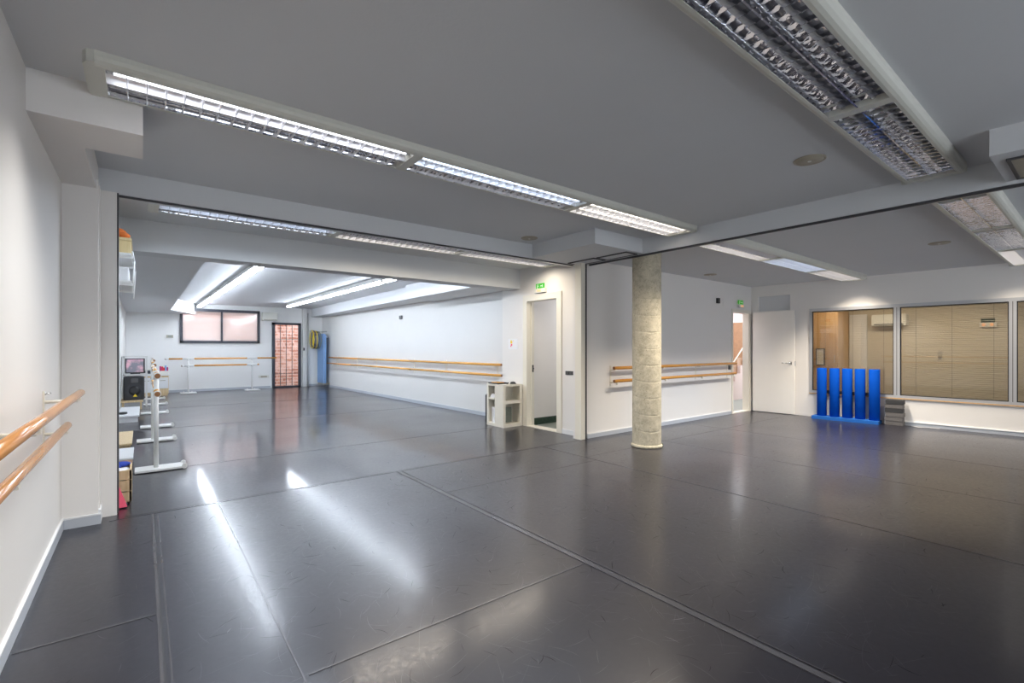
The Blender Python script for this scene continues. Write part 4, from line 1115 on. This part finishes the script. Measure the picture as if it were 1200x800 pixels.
# low boards on the floor
t = thing('low_bench', 'low white bench with peach edge behind the wooden crate', 'bench', (-.22, 7.1, 0))
b = B(); bx(b, -.345, -.085, 6.62, 7.32, .085, .105, 0, .003); obj('top', b, M['white_board'], t)
b = B(); bx(b, -.34, -.09, 6.625, 6.64, .055, .085); obj('front_edge', b, M['peach'], t)
for y in (6.65, 7.28): b = B(); bx(b, -.33, -.10, y, y + .02, 0, .085); obj('foot', b, M['peach'], t)
t = thing('low_bench', 'low plywood bench in line behind the white one', 'bench', (-.22, 8.8, 0))
b = B(); bx(b, -.345, -.115, 7.95, 9.15, .03, .055, 0, .003); obj('top', b, M['ply'], t)
for y in (7.98, 9.10): b = B(); bx(b, -.33, -.13, y, y + .02, 0, .03); obj('foot', b, M['ply'], t)
t = thing('low_bench', 'low white bench in front of the black loudspeaker', 'bench', (-.2, 11.2, 0))
b = B(); bx(b, -.345, -.05, 10.6, 12.2, .10, .125, 0, .003); obj('top', b, M['white_board'], t)
for y in (10.65, 12.15): b = B(); bx(b, -.33, -.07, y, y + .02, 0, .10); obj('foot', b, M['white_board'], t)
b = B(); lathe(b, (-.28, 10.9, .125), [(.05, 0), (.065, .01), (.06, .035), (.03, .04)], 20); o = obj('black_dish', b, M['black'], None, (-.28, 10.9, .155)); tag(o, 'round black dish on the low white bench by the pier edge', 'dish')

# loudspeaker on wooden platform
b = B(); bx(b, -.37, .0, 12.75, 13.35, .16, .20, 0, .004); bx(b, -.35, -.32, 12.8, 13.3, 0, .16); bx(b, -.05, -.02, 12.8, 13.3, 0, .16); o = obj('plywood_platform', b, M['ply'], None, (-.18, 13, 0)); tag(o, 'pale plywood platform under the black loudspeaker', 'platform')
t = thing('loudspeaker', 'black loudspeaker with round woofer and yellow badge beside the mirror', 'loudspeaker', (-.15, 13, .20))
b = B(); prism(b, [(-.31, 12.83), (.01, 12.83), (.03, 12.90), (-.05, 13.25), (-.27, 13.25), (-.33, 12.90)], .20, .70); bmesh.ops.bevel(b, geom=list(b.edges), offset=.012, segments=2, affect='EDGES'); obj('cabinet', b, M['black'], t)
b = B(); tube(b, (-.14, 12.835, .40), (-.14, 12.815, .40), .155, 32); obj('woofer_ring', b, M['black2'], t)
b = B(); tube(b, (-.14, 12.818, .40), (-.14, 12.808, .40), .12, 32, r2=.05); tube(b, (-.14, 12.812, .40), (-.14, 12.80, .40), .04, 20); obj('woofer_cone', b, M['black'], t)
b = B(); bx(b, -.20, -.08, 12.815, 12.832, .57, .66, 0, .01); extr(b, [(-.19, 12.815, .575), (-.09, 12.815, .575), (-.115, 12.815, .65), (-.165, 12.815, .65)], (0, -.005, 0)); obj('horn', b, M['dark_grey'], t)
b = B(); extr(b, [(-.17, 12.812, .275), (-.09, 12.812, .275), (-.13, 12.812, .335)], (0, -.008, 0)); obj('badge', b, M['yellow'], t)
# tv on white stand
t = thing('tv_stand', 'white open stand carrying the television above the loudspeaker', 'stand', (-.2, 13.4, 0))
b = B()
for x in (-.355, .045):
    for y in (13.37, 13.72): bx(b, x, x + .035, y, y + .035, 0, 1.12)
bx(b, -.36, .085, 13.37, 13.76, .70, .73); bx(b, -.36, .085, 13.37, 13.76, 1.10, 1.13); obj('frame', b, M['white_metal'], t)
t = thing('television', 'small television with pink picture standing above the loudspeaker', 'television', (-.15, 13.45, .73))
b = B(); bx(b, -.31, .035, 13.42, 13.47, .745, 1.075, 0, .006); bx(b, -.22, -.05, 13.41, 13.5, .73, .748); obj('bezel', b, M['black'], t)
b = B(); bx(b, -.29, .010, 13.414, 13.42, .77, 1.055); obj('screen', b, M['screen'], t)
# drawers at far wall
t = thing('drawer_unit', 'white low drawer unit against the far wall with boxes on top', 'drawers', (.2, 16.3, 0))
b = B(); bx(b, -.05, .56, 16.12, 16.55, .05, .55, 0, .006); bx(b, -.03, .54, 16.14, 16.5, 0, .05); obj('carcass', b, M['ply'], t)
for (x0_, x1_, z0_, z1_) in ((-.04, .20, .10, .50), (.31, .55, .20, .50)):
    b = B(); bx(b, x0_, x1_, 16.10, 16.12, z0_, z1_, 0, .004); dw = obj('drawer_front', b, M['white_board'], t)
    b = B(); bx(b, x0_ + .06, x1_ - .06, 16.09, 16.10, z1_ - .09, z1_ - .075); obj('pull', b, M['speaker_grille'], dw)
b = B(); bx(b, -.07, .58, 16.10, 16.56, .55, .575); obj('top', b, M['white_board'], t)
b = B(); bx(b, -.06, .26, 16.14, 16.5, .575, .74, 0, .004); bx(b, -.04, .24, 16.136, 16.14, .61, .70, 1); o = obj('equipment_box', b, [M['ac'], M['dark_frame']], None, (.1, 16.3, .575)); tag(o, 'ivory equipment box with dark front on the drawer unit, behind the barre posts', 'box')
t = thing('card_box', 'cream card box filled with red and magenta folders on the drawer unit', 'box', (.46, 16.3, .575))
b = B(); bx(b, .36, .56, 16.14, 16.5, .575, .68, 0, .003); obj('tray', b, M['ac'], t)
for k, (m, z1_) in enumerate((('magenta', .80), ('red', .79), ('red', .76), ('sky_card', .82), ('magenta', .77))):
    b = B(); bx(b, .365 + k * .038, .40 + k * .038, 16.16, 16.48, .68, z1_); obj('folder', b, M[m], t)
